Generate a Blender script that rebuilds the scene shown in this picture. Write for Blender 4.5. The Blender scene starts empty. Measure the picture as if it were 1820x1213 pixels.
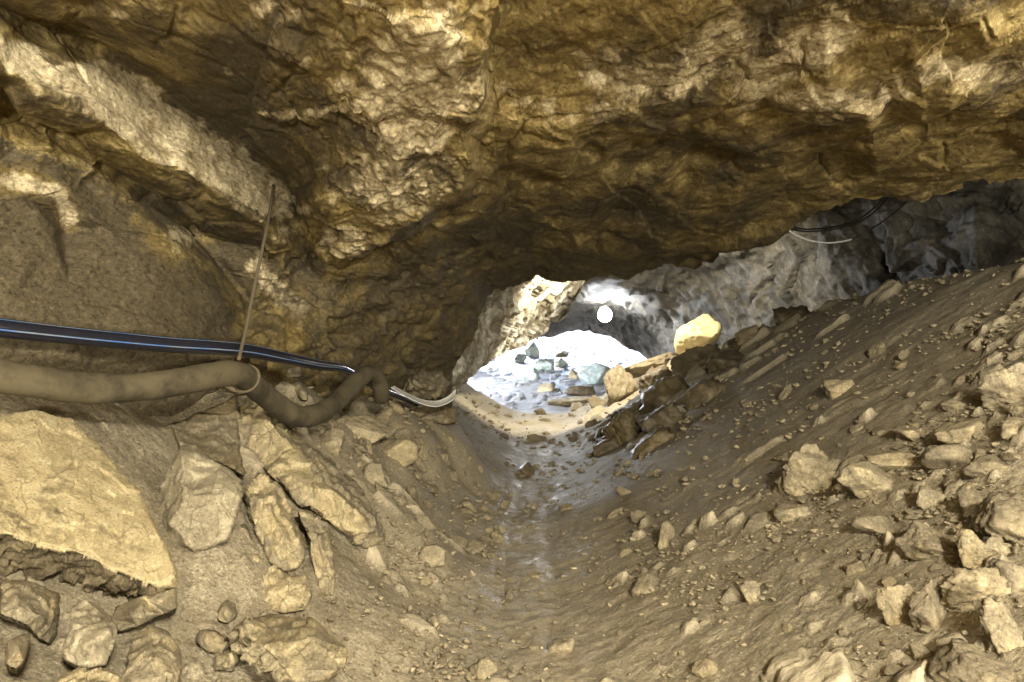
import bpy, bmesh, math, random
import numpy as np
from mathutils import Vector, Matrix
from mathutils.geometry import delaunay_2d_cdt

scene = bpy.context.scene
C = scene.collection
rad = math.radians
FPX, CX, CY = 1469.0, 910.0, 606.5          # focal length and centre in photo pixels; camera at the origin looking along +Y

# ------------------------------------------------------------------ camera, world, sun, exposure
cam_data = bpy.data.cameras.new('camera')
cam_data.sensor_width = 36.0
cam_data.lens = FPX / 1820.0 * 36.0
cam_data.clip_start = 0.05
cam_data.clip_end = 500.0
cam = bpy.data.objects.new('camera', cam_data)
cam.rotation_euler = (rad(90), 0, 0)
C.objects.link(cam)
scene.camera = cam

SUN_EL, SUN_AZ = 36.0, -28.0                 # low daylight beyond the far mouth; azimuth from +Y towards +X
world = bpy.data.worlds.new('World')
scene.world = world
world.use_nodes = True
wn = world.node_tree
sky = wn.nodes.new('ShaderNodeTexSky')
sky.sky_type = 'NISHITA'
sky.sun_disc = False
sky.sun_elevation = rad(SUN_EL)
sky.sun_rotation = rad(SUN_AZ)
bgn = wn.nodes['Background']
bgn.inputs['Strength'].default_value = 0.15
wn.links.new(sky.outputs['Color'], bgn.inputs['Color'])

sd = bpy.data.lights.new('sun', 'SUN')
sd.energy = 5.0
sd.angle = rad(0.5)
sd.color = (1.0, 0.95, 0.88)
sun = bpy.data.objects.new('sun', sd)
sv = Vector((math.sin(rad(SUN_AZ)) * math.cos(rad(SUN_EL)), math.cos(rad(SUN_AZ)) * math.cos(rad(SUN_EL)), math.sin(rad(SUN_EL))))
sun.rotation_euler = sv.to_track_quat('Z', 'Y').to_euler()
C.objects.link(sun)


def lamp(name, loc, power, color, radius):
    d = bpy.data.lights.new(name, 'POINT')
    d.energy = power
    d.color = color
    d.shadow_soft_size = radius
    o = bpy.data.objects.new(name, d)
    o.location = loc
    C.objects.link(o)
    return o


WARM = (1.0, 0.94, 0.78)
lamp('work_light', (0.9, -1.6, 1.30), 340.0, WARM, 0.20)       # the cave's lighting: lamps strung along the passage
lamp('work_light', (0.5, -3.8, -0.20), 420.0, WARM, 0.25)
lamp('work_light', (2.9, 1.7, 0.62), 28.0, WARM, 0.08)
fl = lamp('flood_light', (1.3, 10.8, 1.1), 330.0, (1.0, 0.88, 0.66), 0.08)
fl.data = bpy.data.lights.new('flood_light', 'SPOT')
fl.data.energy, fl.data.color, fl.data.shadow_soft_size = 150.0, (1.0, 0.92, 0.74), 0.08
fl.data.spot_size, fl.data.spot_blend = rad(165), 0.45
fl.rotation_euler = Vector((-0.12, -1.0, 0.2)).to_track_quat('Z', 'Y').to_euler()
lamp('work_light', (-2.4, 19.0, 0.40), 680.0, (0.86, 0.92, 1.0), 0.15)

scene.view_settings.view_transform = 'Standard'
scene.view_settings.look = 'None'
scene.view_settings.exposure = 2.5
scene.view_settings.gamma = 1.0
scene.cycles.max_bounces = 5
scene.cycles.diffuse_bounces = 3
scene.cycles.use_denoising = True

# ------------------------------------------------------------------ numeric noise
def _h(ix, iy, iz, seed):
    h = (ix.astype(np.int64) * 374761393 + iy.astype(np.int64) * 668265263 + iz.astype(np.int64) * 2147483647 + seed * 1274126177) & 0xFFFFFFFF
    h = ((h ^ (h >> 13)) * 1274126177) & 0xFFFFFFFF
    h = ((h ^ (h >> 16)) * 2246822519) & 0xFFFFFFFF
    return h ^ (h >> 15)


def perlin(p, seed=0):
    i = np.floor(p)
    f = p - i
    u = f * f * f * (f * (f * 6 - 15) + 10)
    ii = i.astype(np.int64)
    res = 0
    for dx in (0, 1):
        wx = u[:, 0] if dx else 1 - u[:, 0]
        for dy in (0, 1):
            wy = u[:, 1] if dy else 1 - u[:, 1]
            for dz in (0, 1):
                wz = u[:, 2] if dz else 1 - u[:, 2]
                h = _h(ii[:, 0] + dx, ii[:, 1] + dy, ii[:, 2] + dz, seed)
                gx = (h & 1023) / 511.5 - 1
                gy = ((h >> 10) & 1023) / 511.5 - 1
                gz = ((h >> 20) & 1023) / 511.5 - 1
                res = res + wx * wy * wz * (gx * (f[:, 0] - dx) + gy * (f[:, 1] - dy) + gz * (f[:, 2] - dz))
    return res * 1.3


def fbm(p, freq, octaves=4, seed=0, gain=0.5, ridged=False):
    a, s, tot = 1.0, 0, 0
    q = p * freq
    for k in range(octaves):
        n = perlin(q, seed + k * 17)
        if ridged:
            n = 0.5 - np.abs(n) * 2
        s = s + a * n
        tot += a
        a *= gain
        q = q * 2.03 + 11.7
    return s / tot


def facets(p, freq, seed=0, tilt=1.0, stretch=(1, 1, 1), soft=0.0):
    """Cracked blocks: each cell is its own tilted plane. Returns height (-1..1) and the gap to the cell border."""
    q = p * freq * np.array(stretch)
    i = np.floor(q).astype(np.int64)
    f1 = np.full(len(q), 9.0)
    f2 = np.full(len(q), 9.0)
    hh = np.zeros(len(q))
    for dx in (-1, 0, 1):
        for dy in (-1, 0, 1):
            for dz in (-1, 0, 1):
                cx, cy, cz = i[:, 0] + dx, i[:, 1] + dy, i[:, 2] + dz
                h = _h(cx, cy, cz, seed)
                ox = q[:, 0] - (cx + (h & 1023) / 1023.0)
                oy = q[:, 1] - (cy + ((h >> 10) & 1023) / 1023.0)
                oz = q[:, 2] - (cz + ((h >> 20) & 1023) / 1023.0)
                d = ox * ox + oy * oy + oz * oz
                g = _h(cx, cy, cz, seed + 991)
                t = ((g & 255) / 127.5 - 1) * ox + (((g >> 8) & 255) / 127.5 - 1) * oy + (((g >> 16) & 255) / 127.5 - 1) * oz
                val = ((g >> 24) & 255) / 127.5 - 1 + tilt * t * 1.6
                near = d < f1
                f2 = np.where(near, f1, np.minimum(f2, d))
                hh = np.where(near, val, hh)
                f1 = np.where(near, d, f1)
    gap = np.sqrt(f2) - np.sqrt(f1)
    return hh * 0.5 * (sstep(0, soft, gap) if soft else 1.0), gap


def warp(p, freq, amt, seed):
    return p + amt * np.stack([perlin(p * freq, seed), perlin(p * freq + 31.3, seed + 5), perlin(p * freq + 57.1, seed + 9)], 1)


def sstep(a, b, x):
    t = np.clip((x - a) / (b - a), 0, 1)
    return t * t * (3 - 2 * t)


# ------------------------------------------------------------------ materials
def nodemat(name):
    m = bpy.data.materials.new(name)
    m.use_nodes = True
    nt = m.node_tree
    return m, nt, nt.nodes['Principled BSDF']


def N(nt, kind, **kw):
    n = nt.nodes.new(kind)
    for k, v in kw.items():
        if k in n.inputs:
            n.inputs[k].default_value = v
        else:
            setattr(n, k, v)
    return n


def noise(nt, vec, scale, detail=6, rough=0.6, dist=0.0):
    n = N(nt, 'ShaderNodeTexNoise', Scale=scale, Detail=detail, Roughness=rough, Distortion=dist)
    nt.links.new(vec, n.inputs['Vector'])
    return n.outputs['Fac']


def ramp(nt, fac, stops):
    r = nt.nodes.new('ShaderNodeValToRGB')
    e = r.color_ramp.elements
    while len(e) < len(stops):
        e.new(0.5)
    for k, (pos, col) in enumerate(stops):
        e[k].position = pos
        e[k].color = (*col, 1) if not isinstance(col, float) else (col, col, col, 1)
    nt.links.new(fac, r.inputs['Fac'])
    return r.outputs['Color']


def mix(nt, fac, a, b, mode='MIX'):
    m = nt.nodes.new('ShaderNodeMix')
    m.data_type = 'RGBA'
    m.blend_type = mode
    for sock, v in ((m.inputs[0], fac), (m.inputs[6], a), (m.inputs[7], b)):
        if isinstance(v, (tuple, list)):
            sock.default_value = (*v, 1)
        elif isinstance(v, (int, float)):
            sock.default_value = v
        else:
            nt.links.new(v, sock)
    return m.outputs[2]


def math_(nt, op, a, b=None, clamp=False):
    m = nt.nodes.new('ShaderNodeMath')
    m.operation = op
    m.use_clamp = clamp
    for k, v in enumerate((a, b)):
        if v is None:
            continue
        if isinstance(v, (int, float)):
            m.inputs[k].default_value = v
        else:
            nt.links.new(v, m.inputs[k])
    return m.outputs[0]


def rock_material(name, dark, base, light, mud=(0.13, 0.095, 0.05), mud_amt=0.5, bump=0.6, local=False, stretch=None, rough=0.75, attrs=False, scale=1.0, spots=None):
    m, nt, b = nodemat(name)
    if local:
        tc = nt.nodes.new('ShaderNodeTexCoord')
        vec = tc.outputs['Object']
    else:
        g = nt.nodes.new('ShaderNodeNewGeometry')
        vec = g.outputs['Position']
        if stretch:
            mp = nt.nodes.new('ShaderNodeMapping')
            mp.inputs['Scale'].default_value = stretch
            nt.links.new(vec, mp.inputs['Vector'])
            vec = mp.outputs['Vector']
    n1 = noise(nt, vec, 1.6 * scale, 4, 0.65, 0.4)
    n2 = noise(nt, vec, 9.0 * scale, 5, 0.7, 0.2)
    n3 = noise(nt, vec, 60.0 * scale, 4, 0.8)
    col = ramp(nt, n2, [(0.28, dark), (0.5, base), (0.72, light)])
    col = mix(nt, ramp(nt, n3, [(0.36, 0.0), (0.60, 1.0)]), mix(nt, 0.6, col, dark), col)
    mf = math_(nt, 'ADD', math_(nt, 'MULTIPLY', n1, 0.75), math_(nt, 'MULTIPLY', n2, 0.25))
    mudm = ramp(nt, mf, [(0.32 + 0.25 * mud_amt, 1.0), (0.42 + 0.25 * mud_amt, 0.0)])
    if stretch:
        col = mix(nt, 1.0, col, ramp(nt, n1, [(0.36, (0.50, 0.46, 0.40)), (0.5, (0.95, 0.94, 0.92)), (0.62, (1.15, 1.12, 1.05))]), 'MULTIPLY')
    if attrs:
        at = N(nt, 'ShaderNodeAttribute', attribute_name='pale')
        pa = math_(nt, 'ADD', at.outputs['Fac'], math_(nt, 'MULTIPLY', math_(nt, 'SUBTRACT', n2, 0.5), 1.6))
        pm = ramp(nt, pa, [(0.38, 0.0), (0.72, 1.0)])
        mudm = math_(nt, 'MULTIPLY', mudm, math_(nt, 'SUBTRACT', 1.0, pm))
        col = mix(nt, pm, col, mix(nt, ramp(nt, n2, [(0.36, 0.0), (0.52, 1.0)]), (0.24, 0.185, 0.10), ramp(nt, n3, [(0.35, (0.30, 0.24, 0.14)), (0.65, (0.55, 0.47, 0.31))])))
        am = N(nt, 'ShaderNodeAttribute', attribute_name='mud')  # carries real mud and, in places, painted shade
        mm = math_(nt, 'ADD', am.outputs['Fac'], math_(nt, 'MULTIPLY', math_(nt, 'SUBTRACT', n2, 0.5), 1.2))
        mudm = math_(nt, 'MAXIMUM', mudm, ramp(nt, mm, [(0.4, 0.0), (0.7, 1.0)]))
    mudc = mix(nt, ramp(nt, n3, [(0.3, 0.0), (0.7, 1.0)]), tuple(c * 0.62 for c in mud), tuple(c * 1.25 for c in mud))
    col = mix(nt, mudm, col, mudc)
    if spots:
        sp = ramp(nt, noise(nt, vec, spots[1], 7, 0.75, 0.6), [(0.44, 1.0), (0.56, 0.0)])
        col = mix(nt, sp, col, spots[0])
    col = mix(nt, ramp(nt, n3, [(0.57, 0.0), (0.68, 0.7)]), col, mix(nt, 1.0, col, (1.7, 1.65, 1.55), 'MULTIPLY'))
    col = mix(nt, ramp(nt, n3, [(0.35, 0.8), (0.43, 0.0)]), col, mix(nt, 1.0, col, (0.38, 0.36, 0.33), 'MULTIPLY'))
    if local:
        oi = nt.nodes.new('ShaderNodeObjectInfo')
        hv = ramp(nt, oi.outputs['Random'], [(0.0, (0.78, 0.76, 0.74)), (0.5, (1.0, 1.0, 1.0)), (1.0, (1.18, 1.14, 1.02))])
        col = mix(nt, 1.0, col, hv, 'MULTIPLY')
    nt.links.new(col, b.inputs['Base Color'])
    r = mix(nt, n3, (rough - 0.2,) * 3, (min(1, rough + 0.15),) * 3)
    nt.links.new(r, b.inputs['Roughness'])
    b.inputs['Specular IOR Level'].default_value = 0.22 if attrs else 0.35
    if stretch:
        pass
    h = math_(nt, 'ADD', math_(nt, 'MULTIPLY', n2, 0.55), math_(nt, 'MULTIPLY', n3, 0.30))
    bp = N(nt, 'ShaderNodeBump', Strength=bump, Distance=0.03 / scale)
    nt.links.new(h, bp.inputs['Height'])
    nt.links.new(bp.outputs['Normal'], b.inputs['Normal'])
    return m


def N_color(nt, vec, scale):
    n = N(nt, 'ShaderNodeTexNoise', Scale=scale, Detail=4)
    nt.links.new(vec, n.inputs['Vector'])
    return n.outputs['Color']


def mud_material(name, c0, c1, c2, wet=True, rough=0.62):
    m, nt, b = nodemat(name)
    g = nt.nodes.new('ShaderNodeNewGeometry')
    vec = g.outputs['Position']
    n1 = noise(nt, vec, 1.3, 4, 0.6, 0.3)
    n2 = noise(nt, vec, 11.0, 5, 0.7)
    n3 = noise(nt, vec, 75.0, 4, 0.75)
    f = math_(nt, 'ADD', math_(nt, 'MULTIPLY', n1, 0.45), math_(nt, 'MULTIPLY', n2, 0.55))
    col = ramp(nt, f, [(0.3, c0), (0.5, c1), (0.7, c2)])
    col = mix(nt, ramp(nt, n3, [(0.36, 0.0), (0.60, 1.0)]), mix(nt, 0.6, col, c0), col)
    col = mix(nt, ramp(nt, n3, [(0.56, 0.0), (0.66, 0.8)]), col, tuple(c * 1.35 for c in c2))
    col = mix(nt, ramp(nt, n3, [(0.36, 0.85), (0.44, 0.0)]), col, tuple(c * 0.55 for c in c0))
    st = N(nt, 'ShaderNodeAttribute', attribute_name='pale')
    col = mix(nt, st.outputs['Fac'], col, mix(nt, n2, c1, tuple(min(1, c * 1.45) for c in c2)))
    rr = mix(nt, n2, (rough - 0.1,) * 3, (rough + 0.25,) * 3)
    if wet:
        at = N(nt, 'ShaderNodeAttribute', attribute_name='wet')
        wf = math_(nt, 'ADD', math_(nt, 'ADD', at.outputs['Fac'], math_(nt, 'MULTIPLY', math_(nt, 'SUBTRACT', n1, 0.5), 1.2)), math_(nt, 'MULTIPLY', math_(nt, 'SUBTRACT', math_(nt, 'ADD', math_(nt, 'MULTIPLY', n2, 0.5), math_(nt, 'MULTIPLY', n3, 0.5)), 0.5), 3.2))
        wm = ramp(nt, wf, [(0.42, 0.0), (0.62, 1.0)])
        wm = math_(nt, 'MULTIPLY', wm, math_(nt, 'MINIMUM', math_(nt, 'MULTIPLY', at.outputs['Fac'], 3.0), 1.0))
        col = mix(nt, wm, col, mix(nt, 1.0, col, (0.86, 0.86, 0.88), 'MULTIPLY'))
        rr = mix(nt, wm, rr, mix(nt, n3, (0.12,) * 3, (0.48,) * 3))
        nt.links.new(math_(nt, 'ADD', 0.4, math_(nt, 'MULTIPLY', wm, 0.6)), b.inputs['Specular IOR Level'])
    nt.links.new(col, b.inputs['Base Color'])
    nt.links.new(rr, b.inputs['Roughness'])
    h = math_(nt, 'ADD', math_(nt, 'MULTIPLY', n2, 0.45), math_(nt, 'MULTIPLY', n3, 0.2))
    bp = N(nt, 'ShaderNodeBump', Strength=0.8, Distance=0.035)
    nt.links.new(h, bp.inputs['Height'])
    nt.links.new(bp.outputs['Normal'], b.inputs['Normal'])
    return m


def plain_material(name, col, rough=0.5, dirt=None, dirt_amt=0.5, scale=30.0, emit=None, spec=0.5):
    m, nt, b = nodemat(name)
    tc = nt.nodes.new('ShaderNodeTexCoord')
    n = noise(nt, tc.outputs['Object'], scale, 6, 0.65)
    c = mix(nt, n, tuple(x * 0.85 for x in col), tuple(x * 1.12 for x in col))
    rr = (rough,) * 3
    if dirt:
        dm = ramp(nt, noise(nt, tc.outputs['Object'], scale * 0.25, 8, 0.7), [(0.22 + 0.4 * dirt_amt, 1.0), (0.36 + 0.4 * dirt_amt, 0.0)])
        dm2 = math_(nt, 'MULTIPLY', dm, 0.92)
        c = mix(nt, dm2, c, mix(nt, n, tuple(x * 0.8 for x in dirt), tuple(x * 1.2 for x in dirt)))
        nt.links.new(mix(nt, dm, rr, (0.85,) * 3), b.inputs['Roughness'])
    else:
        b.inputs['Roughness'].default_value = rough
    nt.links.new(c, b.inputs['Base Color'])
    b.inputs['Specular IOR Level'].default_value = spec
    bp = N(nt, 'ShaderNodeBump', Strength=0.25, Distance=0.004)
    nt.links.new(n, bp.inputs['Height'])
    nt.links.new(bp.outputs['Normal'], b.inputs['Normal'])
    if emit:
        b.inputs['Emission Color'].default_value = (*emit[0], 1)
        b.inputs['Emission Strength'].default_value = emit[1]
    return m


MUD = (0.180, 0.150, 0.098)
M_ceil = rock_material('ochre_rock', (0.090, 0.064, 0.023), (0.195, 0.146, 0.058), (0.37, 0.295, 0.140), (0.080, 0.063, 0.036), 0.35, 0.9, attrs=True, rough=0.80, stretch=(1.0, 0.55, 1.0))
M_far = rock_material('mottled_far_rock', (0.065, 0.057, 0.042), (0.115, 0.103, 0.080), (0.20, 0.182, 0.148), (0.12, 0.11, 0.09), 0.2, 0.8, rough=0.8, spots=((0.045, 0.042, 0.036), 2.6))
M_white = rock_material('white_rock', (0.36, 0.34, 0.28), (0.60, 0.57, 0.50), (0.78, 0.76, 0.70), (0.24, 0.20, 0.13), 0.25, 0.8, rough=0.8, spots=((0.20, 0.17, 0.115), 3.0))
M_shell = rock_material('deep_rock', (0.11, 0.08, 0.04), (0.19, 0.14, 0.075), (0.28, 0.21, 0.12), MUD, 0.5, 0.8)
M_slab = rock_material('tan_limestone', (0.20, 0.16, 0.09), (0.30, 0.245, 0.145), (0.42, 0.355, 0.22), MUD, 0.45, 0.7, rough=0.8, attrs=True, scale=1.6)
M_yel = rock_material('bright_limestone', (0.21, 0.168, 0.092), (0.32, 0.262, 0.150), (0.43, 0.365, 0.23), MUD, 0.55, 0.7, rough=0.8, attrs=True, scale=1.8)
M_yel2 = rock_material('bright_limestone_dark_base', (0.22, 0.175, 0.095), (0.325, 0.265, 0.148), (0.42, 0.36, 0.225), (0.085, 0.066, 0.038), 0.05, 0.7, rough=0.8, attrs=True, scale=1.8)  # dark mud tone for the slab's underside: its own colour plus painted shade
M_grey = rock_material('grey_limestone', (0.19, 0.16, 0.105), (0.285, 0.245, 0.165), (0.385, 0.34, 0.245), MUD, 0.3, 0.6, rough=0.8, attrs=True, scale=1.8)
M_dirty = rock_material('muddy_stone', (0.13, 0.098, 0.052), (0.20, 0.155, 0.085), (0.29, 0.23, 0.135), MUD, 0.6, 0.7, rough=0.75, attrs=True, scale=1.8)
M_stone = rock_material('loose_stone', (0.17, 0.14, 0.085), (0.27, 0.225, 0.14), (0.38, 0.32, 0.21), MUD, 0.5, 0.7, local=True, rough=0.8, scale=2.2)
M_grav = rock_material('gravel_stone', (0.14, 0.115, 0.07), (0.22, 0.18, 0.115), (0.31, 0.26, 0.17), MUD, 0.3, 0.5, rough=0.8, attrs=True, scale=2.0)
M_bould = rock_material('boulder_stone', (0.19, 0.155, 0.092), (0.285, 0.237, 0.147), (0.38, 0.322, 0.208), MUD, 0.6, 0.8, local=True, rough=0.8, scale=1.5)
M_litb = rock_material('lamp_lit_boulder', (0.26, 0.215, 0.11), (0.38, 0.32, 0.175), (0.48, 0.42, 0.26), MUD, 0.1, 0.7, local=True, rough=0.8, scale=1.5)  # brighter, yellower rock: the lamp's warm light painted into the colour
M_darkb = rock_material('dark_wet_stone', (0.075, 0.058, 0.034), (0.125, 0.098, 0.058), (0.20, 0.16, 0.10), (0.09, 0.07, 0.04), 0.5, 0.8, local=True, rough=0.5, scale=1.2)
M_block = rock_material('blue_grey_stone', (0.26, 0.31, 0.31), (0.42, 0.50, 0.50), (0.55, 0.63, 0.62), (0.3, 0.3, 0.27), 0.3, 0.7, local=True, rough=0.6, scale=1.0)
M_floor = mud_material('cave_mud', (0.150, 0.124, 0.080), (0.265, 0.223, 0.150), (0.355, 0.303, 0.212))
M_ffloor = mud_material('far_wet_mud', (0.12, 0.12, 0.125), (0.24, 0.235, 0.24), (0.40, 0.39, 0.39), rough=0.45)
M_hose = plain_material('muddy_hose', (0.028, 0.023, 0.014), 0.8, (0.082, 0.067, 0.039), 0.66, 12.0, spec=0.2)
M_hosed = plain_material('dark_hose', (0.085, 0.07, 0.045), 0.42, (0.13, 0.10, 0.055), 0.35, 25.0)
M_pipe = plain_material('black_pipe', (0.012, 0.012, 0.018), 0.22, (0.05, 0.045, 0.035), 0.0, 14.0)
M_blue = plain_material('blue_stripe', (0.05, 0.12, 0.30), 0.4, (0.14, 0.17, 0.20), 0.55, 14.0)
M_rope = plain_material('tan_cord', (0.085, 0.067, 0.038), 0.9, None, 0, 60.0)
M_strip = plain_material('pale_plastic', (0.62, 0.60, 0.56), 0.35, (0.2, 0.16, 0.1), 0.1, 12.0)
M_cableb = plain_material('black_cable', (0.015, 0.014, 0.014), 0.4)
M_cablew = plain_material('white_cable', (0.75, 0.75, 0.72), 0.35)
M_globe = plain_material('lit_globe', (0.9, 0.92, 1.0), 0.4, None, 0, 10.0, emit=((0.92, 0.95, 1.0), 55.0))
M_base = plain_material('lamp_base', (0.25, 0.25, 0.25), 0.5)


# ------------------------------------------------------------------ mesh helpers
def px(x, y, d):
    return Vector(((x - CX) / FPX * d, d, (CY - y) / FPX * d))


def mesh_object(name, verts, faces, mat, smooth=True, parent=None, attrs=None):
    me = bpy.data.meshes.new(name)
    verts = np.asarray(verts, np.float32)
    n = len(verts)
    me.vertices.add(n)
    me.vertices.foreach_set('co', verts.ravel())
    if isinstance(faces, np.ndarray):
        k = faces.shape[1]
        me.loops.add(faces.size)
        me.loops.foreach_set('vertex_index', faces.astype(np.int32).ravel())
        me.polygons.add(len(faces))
        me.polygons.foreach_set('loop_start', np.arange(0, faces.size, k, dtype=np.int32))
        me.polygons.foreach_set('loop_total', np.full(len(faces), k, np.int32))
    else:
        tot = [len(f) for f in faces]
        me.loops.add(sum(tot))
        me.loops.foreach_set('vertex_index', np.array([i for f in faces for i in f], np.int32))
        me.polygons.add(len(faces))
        me.polygons.foreach_set('loop_start', np.array([0] + list(np.cumsum(tot)[:-1]), np.int32))
        me.polygons.foreach_set('loop_total', np.array(tot, np.int32))
    me.polygons.foreach_set('use_smooth', np.full(len(me.polygons), smooth))
    for k, v in (attrs or {}).items():
        a = me.attributes.new(k, 'FLOAT', 'POINT')
        a.data.foreach_set('value', np.asarray(v, np.float32))
    me.update(calc_edges=True)
    me.validate()
    me.materials.append(mat)
    o = bpy.data.objects.new(name, me)
    C.objects.link(o)
    if parent:
        o.parent = parent
    return o


def tag(o, label=None, cat=None, group=None, kind=None):
    if label:
        o['label'] = label
    if cat:
        o['category'] = cat
    if group:
        o['group'] = group
    if kind:
        o['kind'] = kind
    return o


def in_poly(x, y, poly):
    ins = np.zeros(x.shape, bool)
    n = len(poly)
    for k in range(n):
        x0, y0 = poly[k]
        x1, y1 = poly[(k + 1) % n]
        if y0 == y1:
            continue
        c = ((y0 > y) != (y1 > y)) & (x < (x1 - x0) * (y - y0) / (y1 - y0) + x0)
        ins ^= c
    return ins


def interp_field(pts, lines, gx, gy, extra=None):
    """Piecewise planar field over a constrained triangulation; pts = [(x, y, value)]."""
    vs = [Vector((p[0], p[1])) for p in pts]
    out = delaunay_2d_cdt(vs, lines, [], 0, 1e-4, True)
    V = np.array([(v.x, v.y) for v in out[0]])
    val = np.array([p[2] for p in pts], float)
    W = np.zeros(len(V))
    for k, og in enumerate(out[3]):
        if len(og):
            W[k] = val[og].mean()
        else:
            dd = ((np.array([(p[0], p[1]) for p in pts]) - V[k]) ** 2).sum(1) + 1
            W[k] = (val / dd).sum() / (1 / dd).sum()
    res = np.full(gx.shape, np.nan)
    for f in out[2]:
        a, b, c = V[f[0]], V[f[1]], V[f[2]]
        lo = np.minimum(np.minimum(a, b), c) - 1e-6
        hi = np.maximum(np.maximum(a, b), c) + 1e-6
        j0, j1 = np.searchsorted(gx[0], (lo[0], hi[0]))
        i0, i1 = np.searchsorted(gy[:, 0], (lo[1], hi[1]))
        if j1 <= j0 or i1 <= i0:
            continue
        X, Y = gx[i0:i1, j0:j1], gy[i0:i1, j0:j1]
        den = (b[1] - c[1]) * (a[0] - c[0]) + (c[0] - b[0]) * (a[1] - c[1])
        if abs(den) < 1e-9:
            continue
        w0 = ((b[1] - c[1]) * (X - c[0]) + (c[0] - b[0]) * (Y - c[1])) / den
        w1 = ((c[1] - a[1]) * (X - c[0]) + (a[0] - c[0]) * (Y - c[1])) / den
        w2 = 1 - w0 - w1
        m = (w0 > -1e-6) & (w1 > -1e-6) & (w2 > -1e-6)
        sub = res[i0:i1, j0:j1]
        sub[m] = (w0 * W[f[0]] + w1 * W[f[1]] + w2 * W[f[2]])[m]
    return res


def blur(a, n, mask=None):
    for _ in range(n):
        p = np.pad(a, 1, mode='edge')
        a = (p[:-2, 1:-1] + p[2:, 1:-1] + p[1:-1, :-2] + p[1:-1, 2:] + 2 * a) / 6
    return a


def axis(lo, hi, flo, fhi, fine, coarse):
    parts = []
    if lo < flo:
        parts.append(np.arange(lo, flo, coarse))
    parts.append(np.arange(max(lo, flo), min(hi, fhi), fine))
    if hi > fhi:
        parts.append(np.arange(fhi, hi + coarse, coarse))
    return np.concatenate(parts)


def grid_normals(P):
    du = np.gradient(P, axis=1)
    dv = np.gradient(P, axis=0)
    n = np.cross(du, dv)
    n /= np.linalg.norm(n, axis=2, keepdims=True) + 1e-12
    s = np.sign(-(n * P).sum(2, keepdims=True))
    return n * np.where(s == 0, 1, s)


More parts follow.
